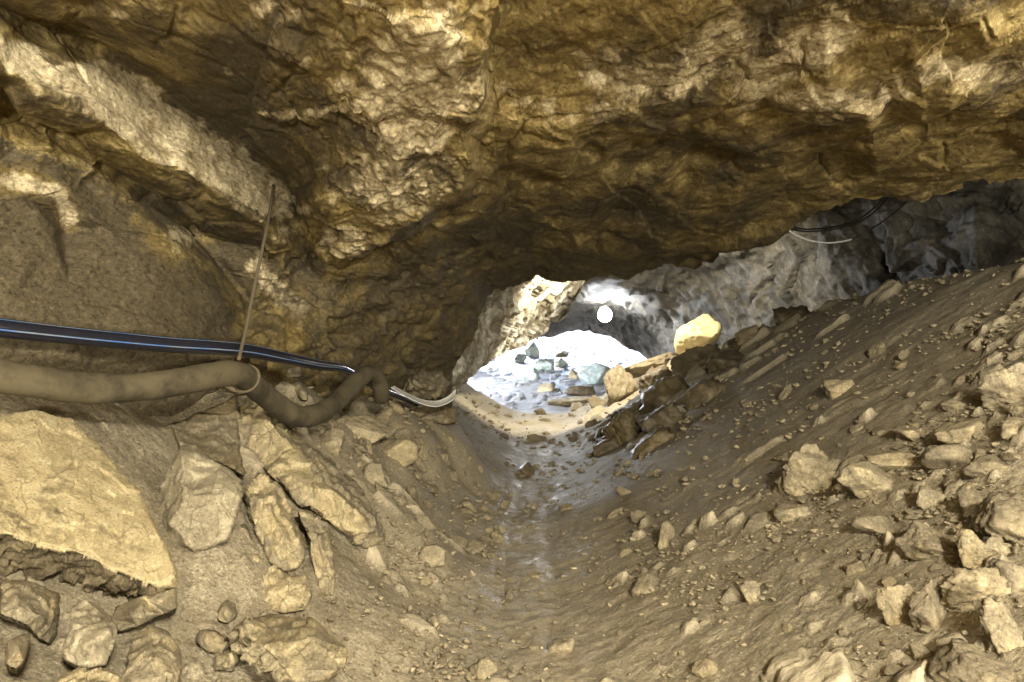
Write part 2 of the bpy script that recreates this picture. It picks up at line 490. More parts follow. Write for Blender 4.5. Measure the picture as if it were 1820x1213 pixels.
def sheet(name, pts, lines, outline, mat, disp, step=2.6, fine=(-40, 1860, -40, 1253), coarse=26, smooth=2, jag=(0, 30), skirt=(0.4, 0.0), attrs=None, seed=0, flat=False, shrink=0.0, yfine=None, carry=1.0):
    """A rock face set out by sight lines from the camera point: control points carry real distances in metres,
    the face is piecewise planar between them, then broken up by displacement in world space."""
    xs = [p[0] for p in outline]
    ys = [p[1] for p in outline]
    ax = axis(min(xs) - 8, max(xs) + 8, fine[0], fine[1], step, coarse)
    ay = axis(min(ys) - 8, max(ys) + 8, fine[2], fine[3], step, coarse)
    if yfine:
        ay = np.concatenate([ay[ay < yfine[0]], np.arange(yfine[0], yfine[1], yfine[2]), ay[ay > yfine[1]]])
    gx, gy = np.meshgrid(ax, ay)
    inv = interp_field([(p[0], p[1], 1.0 / p[2]) for p in pts], lines, gx, gy)
    valid = ~np.isnan(inv)
    inv = np.where(valid, inv, np.nanmean(inv))
    if smooth:
        inv = np.where(valid, blur(inv, smooth), inv)
    if jag[0]:
        f = np.stack([gx.ravel() / jag[1], gy.ravel() / jag[1], np.full(gx.size, 0.37 + seed)], 1)
        jx = gx + jag[0] * (fbm(f, 1.0, 4, seed + 3, 0.6)).reshape(gx.shape) * 1.6
        jy = gy + jag[0] * (fbm(f + 40, 1.0, 4, seed + 8, 0.6)).reshape(gx.shape) * 1.6
    else:
        jx, jy = gx, gy
    mask = in_poly(jx, jy, outline) & valid
    D = 1.0 / inv
    P = np.stack([(gx - CX) / FPX * D, D, (CY - gy) / FPX * D], 2)
    nrm = grid_normals(P)
    nrm = np.stack([blur(nrm[..., k], 3) for k in range(3)], 2)
    ray = -P / np.linalg.norm(P, axis=2, keepdims=True)
    dirn = nrm * 0.75 + ray * 0.45
    sel = mask
    amt = np.zeros(gx.shape)
    amt[sel] = disp(P[sel], gx[sel], gy[sel])
    gy0 = np.linalg.norm(np.gradient(P, axis=0), axis=2)
    gx0 = np.linalg.norm(np.gradient(P, axis=1), axis=2)
    k = np.clip((np.maximum(gx0, gy0) / D - 0.0060 * carry) / (0.010 * carry), 0, 1)
    amt = amt * (1 - k) + blur(amt, 10) * k        # no finer relief than the mesh carries where it turns steeply away
    P = P + dirn * amt[..., None]
    quad = mask[:-1, :-1] & mask[1:, :-1] & mask[:-1, 1:] & mask[1:, 1:]
    used = np.zeros(mask.shape, bool)
    used[:-1, :-1] |= quad
    used[1:, :-1] |= quad
    used[:-1, 1:] |= quad
    used[1:, 1:] |= quad
    idx = np.full(mask.shape, -1, np.int64)
    idx[used] = np.arange(used.sum())
    i, j = np.nonzero(quad)
    F = np.stack([idx[i, j], idx[i + 1, j], idx[i + 1, j + 1], idx[i, j + 1]], 1)
    V = P[used]
    # return faces: the rock carries on behind its visible edge
    E = []
    qp = np.pad(quad, 1)
    up = qp[1:, 1:-1] ^ qp[:-1, 1:-1]
    ii, jj = np.nonzero(up[:, :])
    E.append(np.stack([idx[ii, jj], idx[ii, jj + 1]], 1))
    lf = qp[1:-1, 1:] ^ qp[1:-1, :-1]
    ii, jj = np.nonzero(lf[:, :])
    E.append(np.stack([idx[ii, jj], idx[ii + 1, jj]], 1))
    E = np.concatenate(E)
    bv = np.unique(E)
    mp = np.full(len(V), -1, np.int64)
    nV = [V]
    e0 = np.searchsorted(bv, E[:, 0])
    e1 = np.searchsorted(bv, E[:, 1])
    for _ in range(4):
        acc = np.zeros((len(bv), 3))
        cnt = np.zeros((len(bv), 1))
        np.add.at(acc, e0, V[bv[e1]])
        np.add.at(acc, e1, V[bv[e0]])
        np.add.at(cnt, e0, 1)
        np.add.at(cnt, e1, 1)
        V[bv] = 0.45 * V[bv] + 0.55 * acc / np.maximum(cnt, 1)
    base = V[bv]
    cen = base.mean(0)
    rays = base / np.linalg.norm(base, axis=1, keepdims=True)
    rings = [bv]
    off = len(V)
    for t in (0.35, 1.0):
        q = base + rays * skirt[0] * t + np.array([0, 0, skirt[1] * t]) + (cen - base) * shrink * t
        nV.append(q)
        rings.append(np.arange(off, off + len(bv)))
        off += len(bv)
    FF = [F]
    for r in range(2):
        FF.append(np.stack([rings[r][e0], rings[r][e1], rings[r + 1][e1], rings[r + 1][e0]], 1))
    V = np.concatenate(nV)
    F = np.concatenate(FF)
    at = {}
    for k, fn in (attrs or {}).items():
        a = np.zeros(gx.shape)
        a[used] = fn(gx[used], gy[used], P[used])
        a = a[used]
        at[k] = np.concatenate([a, a[bv], a[bv]])
    for k in ('pale', 'mud'):
        at.setdefault(k, np.zeros(len(V)))
    return mesh_object(name, V, F, mat, not flat, None, at)


def poly_lines(*chains):
    """Chains of control points sharing coordinates -> unique points plus constraint edges."""
    pts, edges, seen = [], [], {}
    for ch in chains:
        prev = None
        for p in ch:
            key = (round(p[0]), round(p[1]))
            if key not in seen:
                seen[key] = len(pts)
                pts.append(p)
            k = seen[key]
            if prev is not None and prev != k:
                edges.append((prev, k))
            prev = k
    return pts, edges


def gauss(x, y, cx, cy, rx, ry):
    return np.exp(-(((x - cx) / rx) ** 2 + ((y - cy) / ry) ** 2))


def near_line(x, y, pts, w):
    best = np.full(x.shape, 1e9)
    for (x0, y0), (x1, y1) in zip(pts[:-1], pts[1:]):
        dx, dy = x1 - x0, y1 - y0
        t = np.clip(((x - x0) * dx + (y - y0) * dy) / (dx * dx + dy * dy), 0, 1)
        best = np.minimum(best, np.hypot(x - x0 - t * dx, y - y0 - t * dy))
    return np.exp(-(best / w) ** 2)


#@@SETTING
# ------------------------------------------------------------------ the cave ceiling and its left wall
lip = [(803, 705, 8.3), (800, 672, 8.3), (820, 640, 8.4), (838, 605, 8.5), (858, 560, 8.7), (880, 522, 8.8), (905, 511, 8.8), (950, 496, 8.7), (1005, 500, 8.6), (1050, 498, 8.5), (1115, 494, 8.3),
       (1150, 482, 8.1), (1200, 474, 7.8), (1260, 458, 7.3), (1340, 432, 6.6), (1410, 408, 6.1), (1460, 376, 5.7), (1520, 356, 5.5), (1570, 350, 5.4), (1640, 362, 5.2), (1690, 350, 5.2), (1735, 334, 5.1), (1830, 318, 5.0), (2100, 240, 4.8), (2700, 60, 4.2), (3400, -100, 3.6)]
ring = [(-1600, -1500, 1.0), (-600, -1500, 1.1), (300, -1500, 1.0), (900, -1500, .95), (1600, -1500, 1.0), (2600, -1500, 1.0), (3400, -1500, 1.0), (3400, -600, 2.0)]
top = [(-1600, -500, 1.4), (-400, -500, 1.5), (300, -500, 1.55), (700, -450, 1.4), (900, -500, 1.6), (1400, -500, 1.5), (2000, -500, 1.55), (2600, -500, 1.7)]
leftside = [(-1600, 100, 1.55), (-1600, 600, 1.6), (-1600, 1300, 1.6), (-700, 100, 2.2), (-700, 600, 2.35), (-700, 1300, 2.3)]
beam_top = [(-250, -120, 2.2), (60, 38, 2.85), (180, 92, 3.2), (250, 140, 3.5), (340, 200, 3.9), (440, 268, 4.4), (500, 312, 4.75), (522, 352, 4.95)]
beam_low = [(-250, 20, 2.05), (0, 120, 2.55), (60, 152, 2.7), (190, 222, 3.1), (260, 285, 3.4), (330, 305, 3.6), (420, 366, 4.1), (470, 396, 4.4), (505, 372, 4.75), (522, 352, 4.95)]
beam_end = [(470, 396, 4.4), (490, 432, 4.6), (512, 440, 4.8), (535, 415, 4.95), (522, 352, 4.95)]
under_low = [(-250, 170, 2.3), (0, 175, 2.85), (180, 282, 3.55), (345, 400, 4.35), (400, 428, 4.75), (455, 436, 4.85), (490, 432, 4.6)]
wall_crack = [(-250, 190, 2.45), (0, 200, 3.0), (90, 230, 3.2), (180, 300, 3.6), (340, 408, 4.5), (380, 455, 4.6), (440, 535, 4.9)]
hang = [(0, 250, 3.0), (90, 262, 3.15), (175, 290, 3.45), (130, 350, 3.35), (115, 400, 3.5), (40, 345, 3.1), (0, 335, 3.0)]
bulge_left = [(522, 352, 4.95), (545, 400, 4.9), (585, 452, 4.75), (603, 460, 4.65)]
keel = [(700, -450, 1.4), (660, -60, 2.05), (640, 0, 2.3), (610, 130, 2.75), (640, 200, 2.95), (600, 300, 3.6), (575, 330, 3.8), (620, 395, 4.2), (603, 460, 4.65)]
bulge_in = [(860, -150, 1.95), (868, 0, 2.5), (850, 60, 2.6), (842, 120, 2.8), (858, 170, 3.0), (852, 215, 3.15), (830, 240, 3.3), (838, 300, 3.6), (815, 345, 3.85), (780, 362, 4.0), (745, 385, 4.2), (690, 405, 4.4), (640, 442, 4.6), (603, 460, 4.65)]
bulge_out = [(900, -150, 2.1), (884, 0, 2.85), (866, 60, 3.0), (858, 120, 3.2), (874, 172, 3.45), (868, 220, 3.7), (848, 246, 3.9), (854, 305, 4.25), (830, 355, 4.7), (790, 378, 5.0), (757, 400, 5.2), (705, 420, 5.3), (652, 456, 5.5), (605, 474, 5.4), (560, 462, 5.3)]
ledge1 = [(440, 205, 3.75), (470, 214, 3.6), (540, 212, 3.4), (640, 206, 3.0), (700, 190, 2.95), (790, 205, 3.05)]
ledge1b = [(445, 219, 4.0), (475, 228, 3.85), (545, 225, 3.62), (645, 220, 3.22), (705, 204, 3.15), (795, 218, 3.22)]
ledge2 = [(558, 285, 3.95), (610, 300, 3.6), (700, 292, 3.45), (770, 270, 3.45)]
ledge2b = [(560, 296, 4.1), (612, 313, 3.75), (703, 305, 3.62), (775, 282, 3.6)]
groove = [(880, 180, 3.6), (960, 150, 3.4), (1075, 128, 3.3), (1140, 150, 3.35)]
lipR = [(870, 262, 4.1), (930, 200, 3.55), (1000, 222, 3.6), (1080, 196, 3.45), (1190, 186, 3.3), (1280, 184, 3.25), (1370, 172, 3.25), (1440, 186, 3.2), (1480, 198, 3.15), (1545, 205, 3.1), (1590, 168, 3.15), (1640, 192, 3.05), (1700, 172, 3.05), (1830, 140, 3.0), (2200, 50, 2.7)]
lipRb = [(935, 222, 3.72), (1000, 244, 3.85), (1080, 214, 3.72), (1190, 204, 3.62), (1280, 202, 3.6), (1365, 190, 3.6), (1440, 206, 3.48), (1545, 226, 3.42), (1592, 200, 3.38), (1640, 210, 3.3), (1700, 192, 3.28), (1830, 166, 3.2), (2200, 80, 2.85)]
fold = [(1365, 190, 3.6), (1350, 225, 3.75), (1310, 290, 4.6), (1245, 345, 5.2), (1250, 375, 5.6), (1290, 400, 6.0)]
foldb = [(1350, 225, 3.75), (1255, 262, 4.55), (1160, 300, 5.0), (1075, 290, 4.75), (1000, 305, 4.9)]
brow = [(1290, 400, 6.0), (1380, 360, 5.6), (1460, 330, 5.2), (1560, 320, 5.0), (1700, 325, 4.9), (1830, 290, 4.7)]
mid = [(1160, 300, 5.0), (1170, 345, 5.4), (1110, 395, 6.2), (1150, 440, 7.0), (1250, 440, 7.0)]
fr_pts = [(300, 60, 2.75), (430, 70, 2.8), (520, 140, 3.1), (420, 180, 3.55), (560, 60, 2.55), (750, 40, 2.3), (760, 110, 2.65), (760, 160, 2.85), (520, 260, 3.95), (700, 250, 3.25), (700, 345, 3.85),
          (960, 40, 2.75), (1000, -60, 2.4), (1200, 60, 2.65), (1300, 110, 2.9), (1220, 130, 3.05), (1100, 60, 2.75), (1460, 40, 2.5), (1420, 120, 2.95), (1620, 60, 2.5), (1760, 60, 2.45), (1720, 120, 2.8), (1250, -60, 2.2), (1600, -80, 2.05),
          (950, 260, 4.2), (1050, 250, 4.3), (1180, 245, 4.3), (1500, 270, 4.4), (1650, 260, 4.2), (1780, 230, 4.0), (1440, 250, 4.3),
          (900, 330, 5.2), (960, 400, 6.4), (880, 420, 6.6), (1020, 440, 7.3), (820, 430, 6.3), (940, 455, 7.7), (1080, 470, 7.8),
          (700, 470, 5.6), (760, 520, 6.5), (820, 550, 7.6), (650, 520, 5.6), (600, 560, 5.3), (700, 600, 6.4), (790, 620, 7.6), (560, 520, 5.15), (500, 500, 5.0), (520, 570, 5.0), (470, 470, 4.85), (440, 560, 4.75), (560, 620, 5.3), (640, 650, 5.9), (740, 660, 7.2),
          (240, 370, 3.75), (300, 420, 3.9), (340, 470, 4.05), (280, 500, 3.7), (390, 540, 4.2), (200, 420, 3.55), (90, 420, 3.25), (0, 420, 3.05), (120, 500, 3.3), (0, 520, 3.0), (260, 580, 3.55), (360, 600, 3.95),
          (0, 620, 2.95), (120, 620, 3.15), (240, 660, 3.55), (330, 640, 3.8), (430, 640, 4.2), (0, 700, 3.0), (200, 720, 3.5), (400, 720, 4.3), (560, 720, 5.4), (700, 720, 7.0), (0, 1000, 3.0), (300, 1000, 4.2), (600, 1000, 6.5), (803, 1000, 8.4), (-300, 350, 2.55), (-300, 620, 2.6), (-300, 1000, 2.6),
          (0, -50, 2.3), (0, 60, 2.55), (30, 0, 2.5), (120, 20, 2.7), (300, -120, 2.35)]
A_pts, A_lines = poly_lines(lip, ring, top, beam_top, beam_low, beam_end, under_low, wall_crack, hang, bulge_left, keel, bulge_in, bulge_out, ledge1, ledge1b, ledge2, ledge2b, groove, lipR, lipRb, fold, foldb, brow, mid)
A_pts += leftside + fr_pts
A_outline = [(p[0], p[1]) for p in lip] + [(3400, -1490), (-1590, -1490), (-1590, 1290), (-690, 1290), (-300, 995), (600, 995), (803, 900)]


def strata(p, n, period, sharp, seed, wob=0.5):
    n = np.array(n, float)
    n /= np.linalg.norm(n)
    t = p @ n / period + wob * fbm(p, 0.9, 3, seed) * 2 + 0.22 * fbm(p, 6.0, 3, seed + 4)
    k = np.floor(t)
    f = t - k
    amp = (_h(k.astype(np.int64), k.astype(np.int64) * 0 + 3, k.astype(np.int64) * 0, seed) & 255) / 255.0
    return (f ** sharp) * (0.3 + amp) - 0.4


def ceil_disp(p, x, y):
    bulge = in_poly(x, y, [(560, -200), (880, -200), (880, 330), (760, 400), (610, 480), (520, 350), (590, 250), (440, 205)]) * 1.0
    brown = sstep(620, 480, x) * sstep(330, 180, y) * sstep(120, 230, x)
    right = sstep(880, 960, x)
    dark = sstep(400, 470, y) * sstep(380, 480, x) * sstep(1150, 950, x)
    beam = in_poly(x, y, [(0, 115), (60, 35), (250, 140), (500, 310), (520, 370), (470, 396), (260, 285)]) * 1.0
    mudwall = sstep(330, 420, y) * sstep(460, 380, x)
    p = p * np.array([1, 0.5, 1]) * (0.92)
    w = warp(p, 3.0, 0.10, 4)
    d = 0.050 * fbm(p, 1.6, 4, 1)
    f1, g1 = facets(w, 3.2, 11, 1.0, (1, 1, 1.5), 0.22)
    f2, g2 = facets(warp(p, 9.0, 0.035, 7), 9.5, 23, 1.0, (1, 1, 1.5), 0.18)
    f3, g3 = facets(p, 26.0, 37, 1.0)
    rough = 1.0 - 0.55 * mudwall - 0.1 * beam - 0.35 * brown
    d += (0.050 + 0.03 * dark) * f1 * rough * (1 - 0.2 * right)
    d += (0.014 + 0.022 * dark) * f2 * rough * (1 - 0.3 * right)
    d += (0.004 + 0.006 * dark) * f3 * rough
    # rounded knobs on the bulge, scalloped
    bl = np.abs(fbm(p * np.array([1, 1, 1.6]), 5.5, 4, 51, 0.55))
    d += bulge * (0.10 * (0.22 - bl) + 0.030 * np.abs(fbm(p, 16.0, 3, 61)))
    s0 = strata(p + 0.03 * fbm(p, 5, 3, 77)[:, None], (0.05, -0.35, 1.0), 0.21, 1.3, 5, 0.6)
    d += bulge * 0.020 * s0
    # thin bedding on the right, sweeping diagonally
    s1 = strata(p, (0.55, -0.35, 0.8), 0.19, 1.5, 15, 0.7)
    s2 = strata(p, (-0.35, -0.6, 1.0), 0.055, 1.6, 19, 0.5)
    d += right * (0.022 * s1 + 0.007 * s2) * sstep(470, 400, y)
    d += right * 0.030 * np.abs(fbm(p, 7.0, 4, 91)) * sstep(330, 150, y)
    f0, g0 = facets(warp(p, 1.5, 0.15, 2), 1.7, 201, 1.6, (1.2, 1.2, 0.8), 0.45)
    d += right * 0.13 * f0 * sstep(170, 240, y)
    d += 0.012 * fbm(p, 14.0, 4, 31, 0.6) + 0.005 * fbm(p, 45.0, 3, 33, 0.6)
    d -= 0.022 * np.exp(-(g1 / 0.035) ** 2) * sstep(0.0, 0.25, fbm(p, 1.7, 2, 205)) * (1 - 0.6 * mudwall)
    fade = sstep(-350, -60, x) * sstep(2300, 1900, x)
    d -= 0.05 * near_line(x, y, [(0, 190), (90, 226), (180, 296), (340, 404), (380, 450), (440, 530)], 7)
    d -= 0.06 * gauss(x, y, 1072, 135, 12, 14)
    return d * (0.4 + 0.6 * fade)


def soft_poly(x, y, poly, r, seed):
    q = np.stack([x / 40.0, y / 40.0, np.full(x.shape, 0.5)], 1)
    jx = r * 1.6 * fbm(q, 1.0, 4, seed, 0.65)
    jy = r * 1.6 * fbm(q + 33, 1.0, 4, seed + 1, 0.65)
    a = np.zeros(x.shape)
    for k in range(8):
        t = k * 0.785
        a += in_poly(x + jx + 0.5 * r * math.cos(t), y + jy + 0.5 * r * math.sin(t), poly)
    return a / 8


def ceil_pale(x, y, P):
    q = np.stack([x / 50.0, y / 50.0, np.full(x.shape, 0.5)], 1)
    x = x + 14 * fbm(q, 1.0, 4, 81, 0.6)
    y = y + 14 * fbm(q + 9, 1.0, 4, 82, 0.6)
    a = 0.85 * soft_poly(x, y, [(-60, 60), (10, 120), (60, 152), (190, 222), (260, 285), (330, 305), (420, 366), (480, 390), (520, 380), (515, 340), (440, 268), (340, 200), (250, 140), (200, 110), (90, 110), (40, 75)], 16, 44)
    a = np.maximum(a, 0.86 * gauss(x, y, 735, 150, 130, 210))
    a = np.maximum(a, 0.72 * gauss(x, y, 620, 420, 50, 45))
    a = np.maximum(a, 0.80 * gauss(x, y, 700, 330, 120, 70))
    a = np.maximum(a, 0.66 * near_line(x, y, [(450, 208), (540, 208), (640, 190)], 14))
    a = np.maximum(a, 0.72 * gauss(x, y, 510, 420, 30, 30))
    a = np.maximum(a, 0.95 * near_line(x, y, [(0, 322), (50, 325), (110, 350), (122, 390)], 17))
    a = np.maximum(a, 0.72 * near_line(x, y, [(450, 470), (500, 520), (535, 545)], 28))
    a = np.maximum(a, 0.60 * gauss(x, y, 320, 420, 50, 40))
    a = np.maximum(a, 0.74 * near_line(x, y, [(1075, 130), (1200, 150), (1300, 60), (1330, 150), (1480, 60)], 55))
    a = np.maximum(a, 0.68 * near_line(x, y, [(1400, 170), (1560, 180), (1660, 130), (1820, 130)], 35))
    a = np.maximum(a, 0.52 * near_line(x, y, [(900, 160), (1000, 205), (1090, 190)], 26))
    for cx, cy, r in ((403, 126, 11), (215, 28, 16), (538, 102, 20), (610, 150, 24), (575, 300, 12), (540, 372, 14), (520, 20, 26), (470, 10, 24), (630, 5, 30)):
        a = np.maximum(a, 0.95 * gauss(x, y, cx, cy, r, r * 0.75))
    return a


def ceil_mud_shade(x, y, P):
    a = 0.85 * sstep(440, 520, y) * sstep(420, 330, x)
    a = np.maximum(a, 0.8 * soft_poly(x, y, [(-400, 230), (0, 240), (180, 315), (330, 425), (440, 560), (440, 1000), (-400, 1000)], 40, 93))
    a = np.maximum(a, 0.75 * gauss(x, y, 430, 90, 150, 90))
    a = np.maximum(a, 0.6 * gauss(x, y, 470, 580, 60, 40))
    a = np.maximum(a, 0.60 * soft_poly(x, y, [(470, 500), (600, 480), (700, 430), (860, 370), (960, 430), (1130, 455), (1300, 430), (1300, 520), (900, 540), (810, 720), (560, 700), (520, 600)], 30, 90))  # dark rock and light falloff towards the lip, painted with the mud tone
    a = a * (1 - 0.95 * np.maximum(near_line(x, y, [(0, 322), (50, 325), (110, 350), (122, 390)], 22), gauss(x, y, 320, 420, 55, 45)))
    return a


o = sheet('cave_ceiling', A_pts, A_lines, A_outline, M_ceil, ceil_disp, step=2.4, coarse=30, yfine=(170, 512, 1.0), smooth=5, jag=(13, 40), skirt=(0.8, 0.30), attrs={'pale': ceil_pale, 'mud': ceil_mud_shade}, seed=2)
tag(o, kind='structure')

# ------------------------------------------------------------------ the floor: a muddy V-shaped gully
def lerp_tab(tab, v):
    return np.interp(v, [t[0] for t in tab], [t[1] for t in tab])


CREST = [(0.0, 3.5), (6.0, 3.45), (8.0, 3.6), (9.3, 3.40), (10.5, 2.9), (12.0, 2.5), (13.5, 2.0), (15.0, 1.4), (17, 1.1)]
ZPATH = [(0, -1.30), (10, -1.30), (14.3, -1.24), (15.0, -1.30), (16.5, -1.55), (19, -1.7)]


BANK = [(330, 880, 3.19), (360, 760, 3.97), (400, 940, 3.15), (300, 960, 3.05), (290, 860, 3.35), (450, 720, 4.37), (500, 800, 4.09), (560, 860, 3.95), (640, 930, 3.95), (600, 800, 4.52), (660, 880, 4.27),
        (480, 900, 3.43), (510, 960, 3.31), (570, 960, 3.47), (590, 1040, 3.35), (500, 1060, 3.05), (440, 960, 3.27), (640, 1010, 3.82), (150, 760, 3.09), (225, 850, 2.99), (430, 660, 4.22), (515, 665, 5.02), (535, 695, 4.92), (200, 720, 3.37),
        (280, 760, 3.72), (640, 760, 5.37), (750, 700, 7.37), (770, 740, 6.97), (700, 720, 6.27), (60, 1090, 2.41), (150, 1130, 2.37), (270, 1170, 2.45), (500, 1150, 2.79), (200, 1000, 2.79), (100, 900, 2.75), (260, 1085, 2.69), (330, 1060, 2.77)]
BANK_Z = []


def floor_base(X, Y):
    z = floor_plain(X, Y)
    if BANK_Z:
        num, den = 0.0, 0.04
        for bx, by, bz in BANK_Z:
            w = np.exp(-((X - bx) ** 2 + ((Y - by) * 0.8) ** 2) / 0.045)
            num = num + w * bz
            den = den + w
        z = z + num / den
    return z


def floor_plain(X, Y):
    xc = 0.03 * Y + 0.05 * np.sin(Y * 0.9)
    z0 = lerp_tab(ZPATH, Y)
    fl = 0.35 * sstep(9.0, 13.5, Y)
    s = np.maximum(X - xc - 0.12 - fl, 0)
    cr = lerp_tab(CREST, Y)
    sc = np.minimum(s, np.maximum(cr - xc - 0.12 - fl, 0))
    z = z0 + 0.64 * sc - 0.22 * (1 - np.exp(-sc / 0.55))
    over = np.maximum(X - cr, 0)
    z = z - 0.12 * np.minimum(over, 2.5)
    l = np.maximum(xc - 0.14 - 0.6 * fl - X, 0)
    z = z + 0.70 * l - 0.20 * (1 - np.exp(-l / 0.45))
    return z


for bx_, by_, bd_ in BANK:
    q_ = px(bx_, by_, bd_)
    BANK_Z.append((q_.x, q_.y, q_.z - float(floor_plain(np.array([q_.x]), np.array([q_.y]))[0])))


def floor_at(x, y, ymax=16.0):
    a, b = (x - CX) / FPX, (CY - y) / FPX
    Y = np.arange(0.6, ymax, 0.01)
    z = floor_base(a * Y, Y)
    k = np.nonzero(b * Y < z)[0]
    k = k[0] if len(k) else len(Y) - 1
    return Vector((a * Y[k], Y[k], float(z[k])))


def poly_stones(X, Y, cell, dens, seed, mask):
    """Half-buried angular stones as relief: a polygonal frustum with a tilted top in some cells."""
    qx, qy = X / cell, Y / cell
    ix, iy = np.floor(qx).astype(np.int64), np.floor(qy).astype(np.int64)
    out = np.zeros(X.shape)
    for dx in (-1, 0, 1):
        for dy in (-1, 0, 1):
            cx, cy = ix + dx, iy + dy
            h = _h(cx, cy, cx * 0 + 7, seed)
            g = _h(cx, cy, cx * 0 + 11, seed + 77)
            ox = qx - (cx + (h & 1023) / 1023.0)
            oy = qy - (cy + ((h >> 10) & 1023) / 1023.0)
            ok = ((h >> 20) & 255) / 255.0 < dens * mask
            R = 0.22 + 0.30 * (g & 255) / 255.0
            r = np.zeros(X.shape)
            a0 = ((g >> 8) & 255) / 255.0 * 6.283
            for k in range(5):
                a = a0 + k * 1.2566 + 0.5 * (((g >> (k + 9)) & 15) / 15.0 - 0.5)
                s = 0.75 + 0.6 * ((h >> (k * 3)) & 15) / 15.0
                r = np.maximum(r, s * (ox * np.cos(a) + oy * np.sin(a)))
            t = np.clip((R - r) / (0.30 * R), 0, 1)
            top = 0.25 + 0.35 * ((g >> 16) & 255) / 255.0 + 0.35 * ((((g >> 20) & 31) / 15.5 - 1) * ox + (((g >> 25) & 31) / 15.5 - 1) * oy)
            out = np.maximum(out, np.where(ok, np.minimum(t, 1) * np.clip(top, 0.05, 0.7), 0))
    return out * cell


def floor_mesh():
    nr, nc = 860, 760
    Y = 0.7 * np.exp(np.linspace(0, math.log(17.5 / 0.7), nr))
    t = np.linspace(-1, 1, nc)
    a = np.where(t < 0, 1.05 * t, 1.15 * t)
    YY, AA = np.meshgrid(Y, a, indexing='ij')
    XX = AA * (YY + 0.9) * (1 - 0.10 * np.clip((YY - 6) / 10, 0, 1))
    z = floor_base(XX, YY)
    x, y = XX.ravel(), YY.ravel()
    p = np.stack([x, y, z.ravel()], 1)
    xc = 0.03 * y
    lat = x - xc
    path = np.exp(-(lat / 0.30) ** 2)
    w = warp(p, 2.5, 0.12, 3)
    wx, wy = w[:, 0], w[:, 1]
    patch = sstep(-0.10, 0.18, fbm(p, 0.8, 3, 9))
    leftb = sstep(-0.25, -0.6, lat) * sstep(3.4, 4.6, y)
    rightu = sstep(0.9, 1.9, lat)
    nearl = sstep(-0.2, -0.6, lat) * sstep(4.2, 3.4, y)
    mask = np.clip(0.55 * patch - 0.08 + 0.7 * leftb + 0.35 * rightu - 0.6 * path - 0.3 * nearl, 0.03, 1)
    h = 0.06 * fbm(p, 0.9, 3, 21) + 0.022 * fbm(p, 3.5, 4, 5) * (1 - 0.5 * path)
    st = 0.34 * poly_stones(wx, wy, 0.42, 0.10, 1, mask * sstep(5.5, 4, y) * (0.25 + 0.75 * np.clip(rightu + leftb, 0, 1)))
    st = np.maximum(st, 0.60 * poly_stones(wx, wy, 0.17, 0.40, 2, mask * sstep(5.8, 4.4, y)))
    st = np.maximum(st, 0.75 * poly_stones(x, y, 0.075, 0.42, 3, np.clip(mask + 0.08, 0, 1) * sstep(4.6, 3.4, y)))
    farr = sstep(0.3, 0.8, lat) * sstep(7.0, 8.5, y) * sstep(14.5, 13.0, y)
    st = np.maximum(st, 0.34 * poly_stones(wx, wy, 0.40, 0.55, 12, farr))
    h += st * (0.9 - 0.3 * path)
    f1, g1 = facets(p, 11.0, 44, 0.8)
    f2, g2 = facets(warp(p, 20.0, 0.01, 4), 24.0, 45, 0.9)
    h += 0.010 * f1 * (0.3 + st * 9) + 0.007 * f2 * (0.45 + np.minimum(st * 9, 1)) * sstep(9, 5, y) + 0.010 * fbm(p, 14, 3, 6, 0.6) + 0.02 * fbm(p, 5.0, 3, 26, 0.6) * sstep(6, 9, y) + 0.004 * fbm(p, 60, 2, 16, 0.6) * sstep(4, 2.5, y) + 0.014 * path * fbm(p, 9, 4, 66)
    # slope run-off streaks of mud
    lipy = sstep(12.5, 15, y)
    h *= 1 + 0.8 * sstep(8, 13, y)
    V = np.stack([x, y, z.ravel() + h], 1)
    idx = np.arange(nr * nc).reshape(nr, nc)
    F = np.stack([idx[:-1, :-1].ravel(), idx[:-1, 1:].ravel(), idx[1:, 1:].ravel(), idx[1:, :-1].ravel()], 1)
    wet = np.clip(0.57 * np.exp(-(lat / 0.48) ** 2) * sstep(1.9, 3.8, y) + 0.04 * sstep(5.5, 8, y) * sstep(0.2, 0.8, np.abs(lat)), 0, 1) * sstep(13.5, 11.5, y)
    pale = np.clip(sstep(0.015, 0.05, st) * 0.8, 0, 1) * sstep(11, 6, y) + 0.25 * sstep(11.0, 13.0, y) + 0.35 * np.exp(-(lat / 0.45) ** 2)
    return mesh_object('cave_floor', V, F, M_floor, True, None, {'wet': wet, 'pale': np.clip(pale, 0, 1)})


tag(floor_mesh(), kind='structure')

# ------------------------------------------------------------------ the far chamber
FZ = [(14.5, -1.7), (16.0, -1.42), (17.5, -1.32), (19.5, -1.10), (22.0, -0.86), (25.0, -0.52), (29.0, -0.12), (36.0, 0.55), (44.0, 1.25), (60.0, 3.2)]


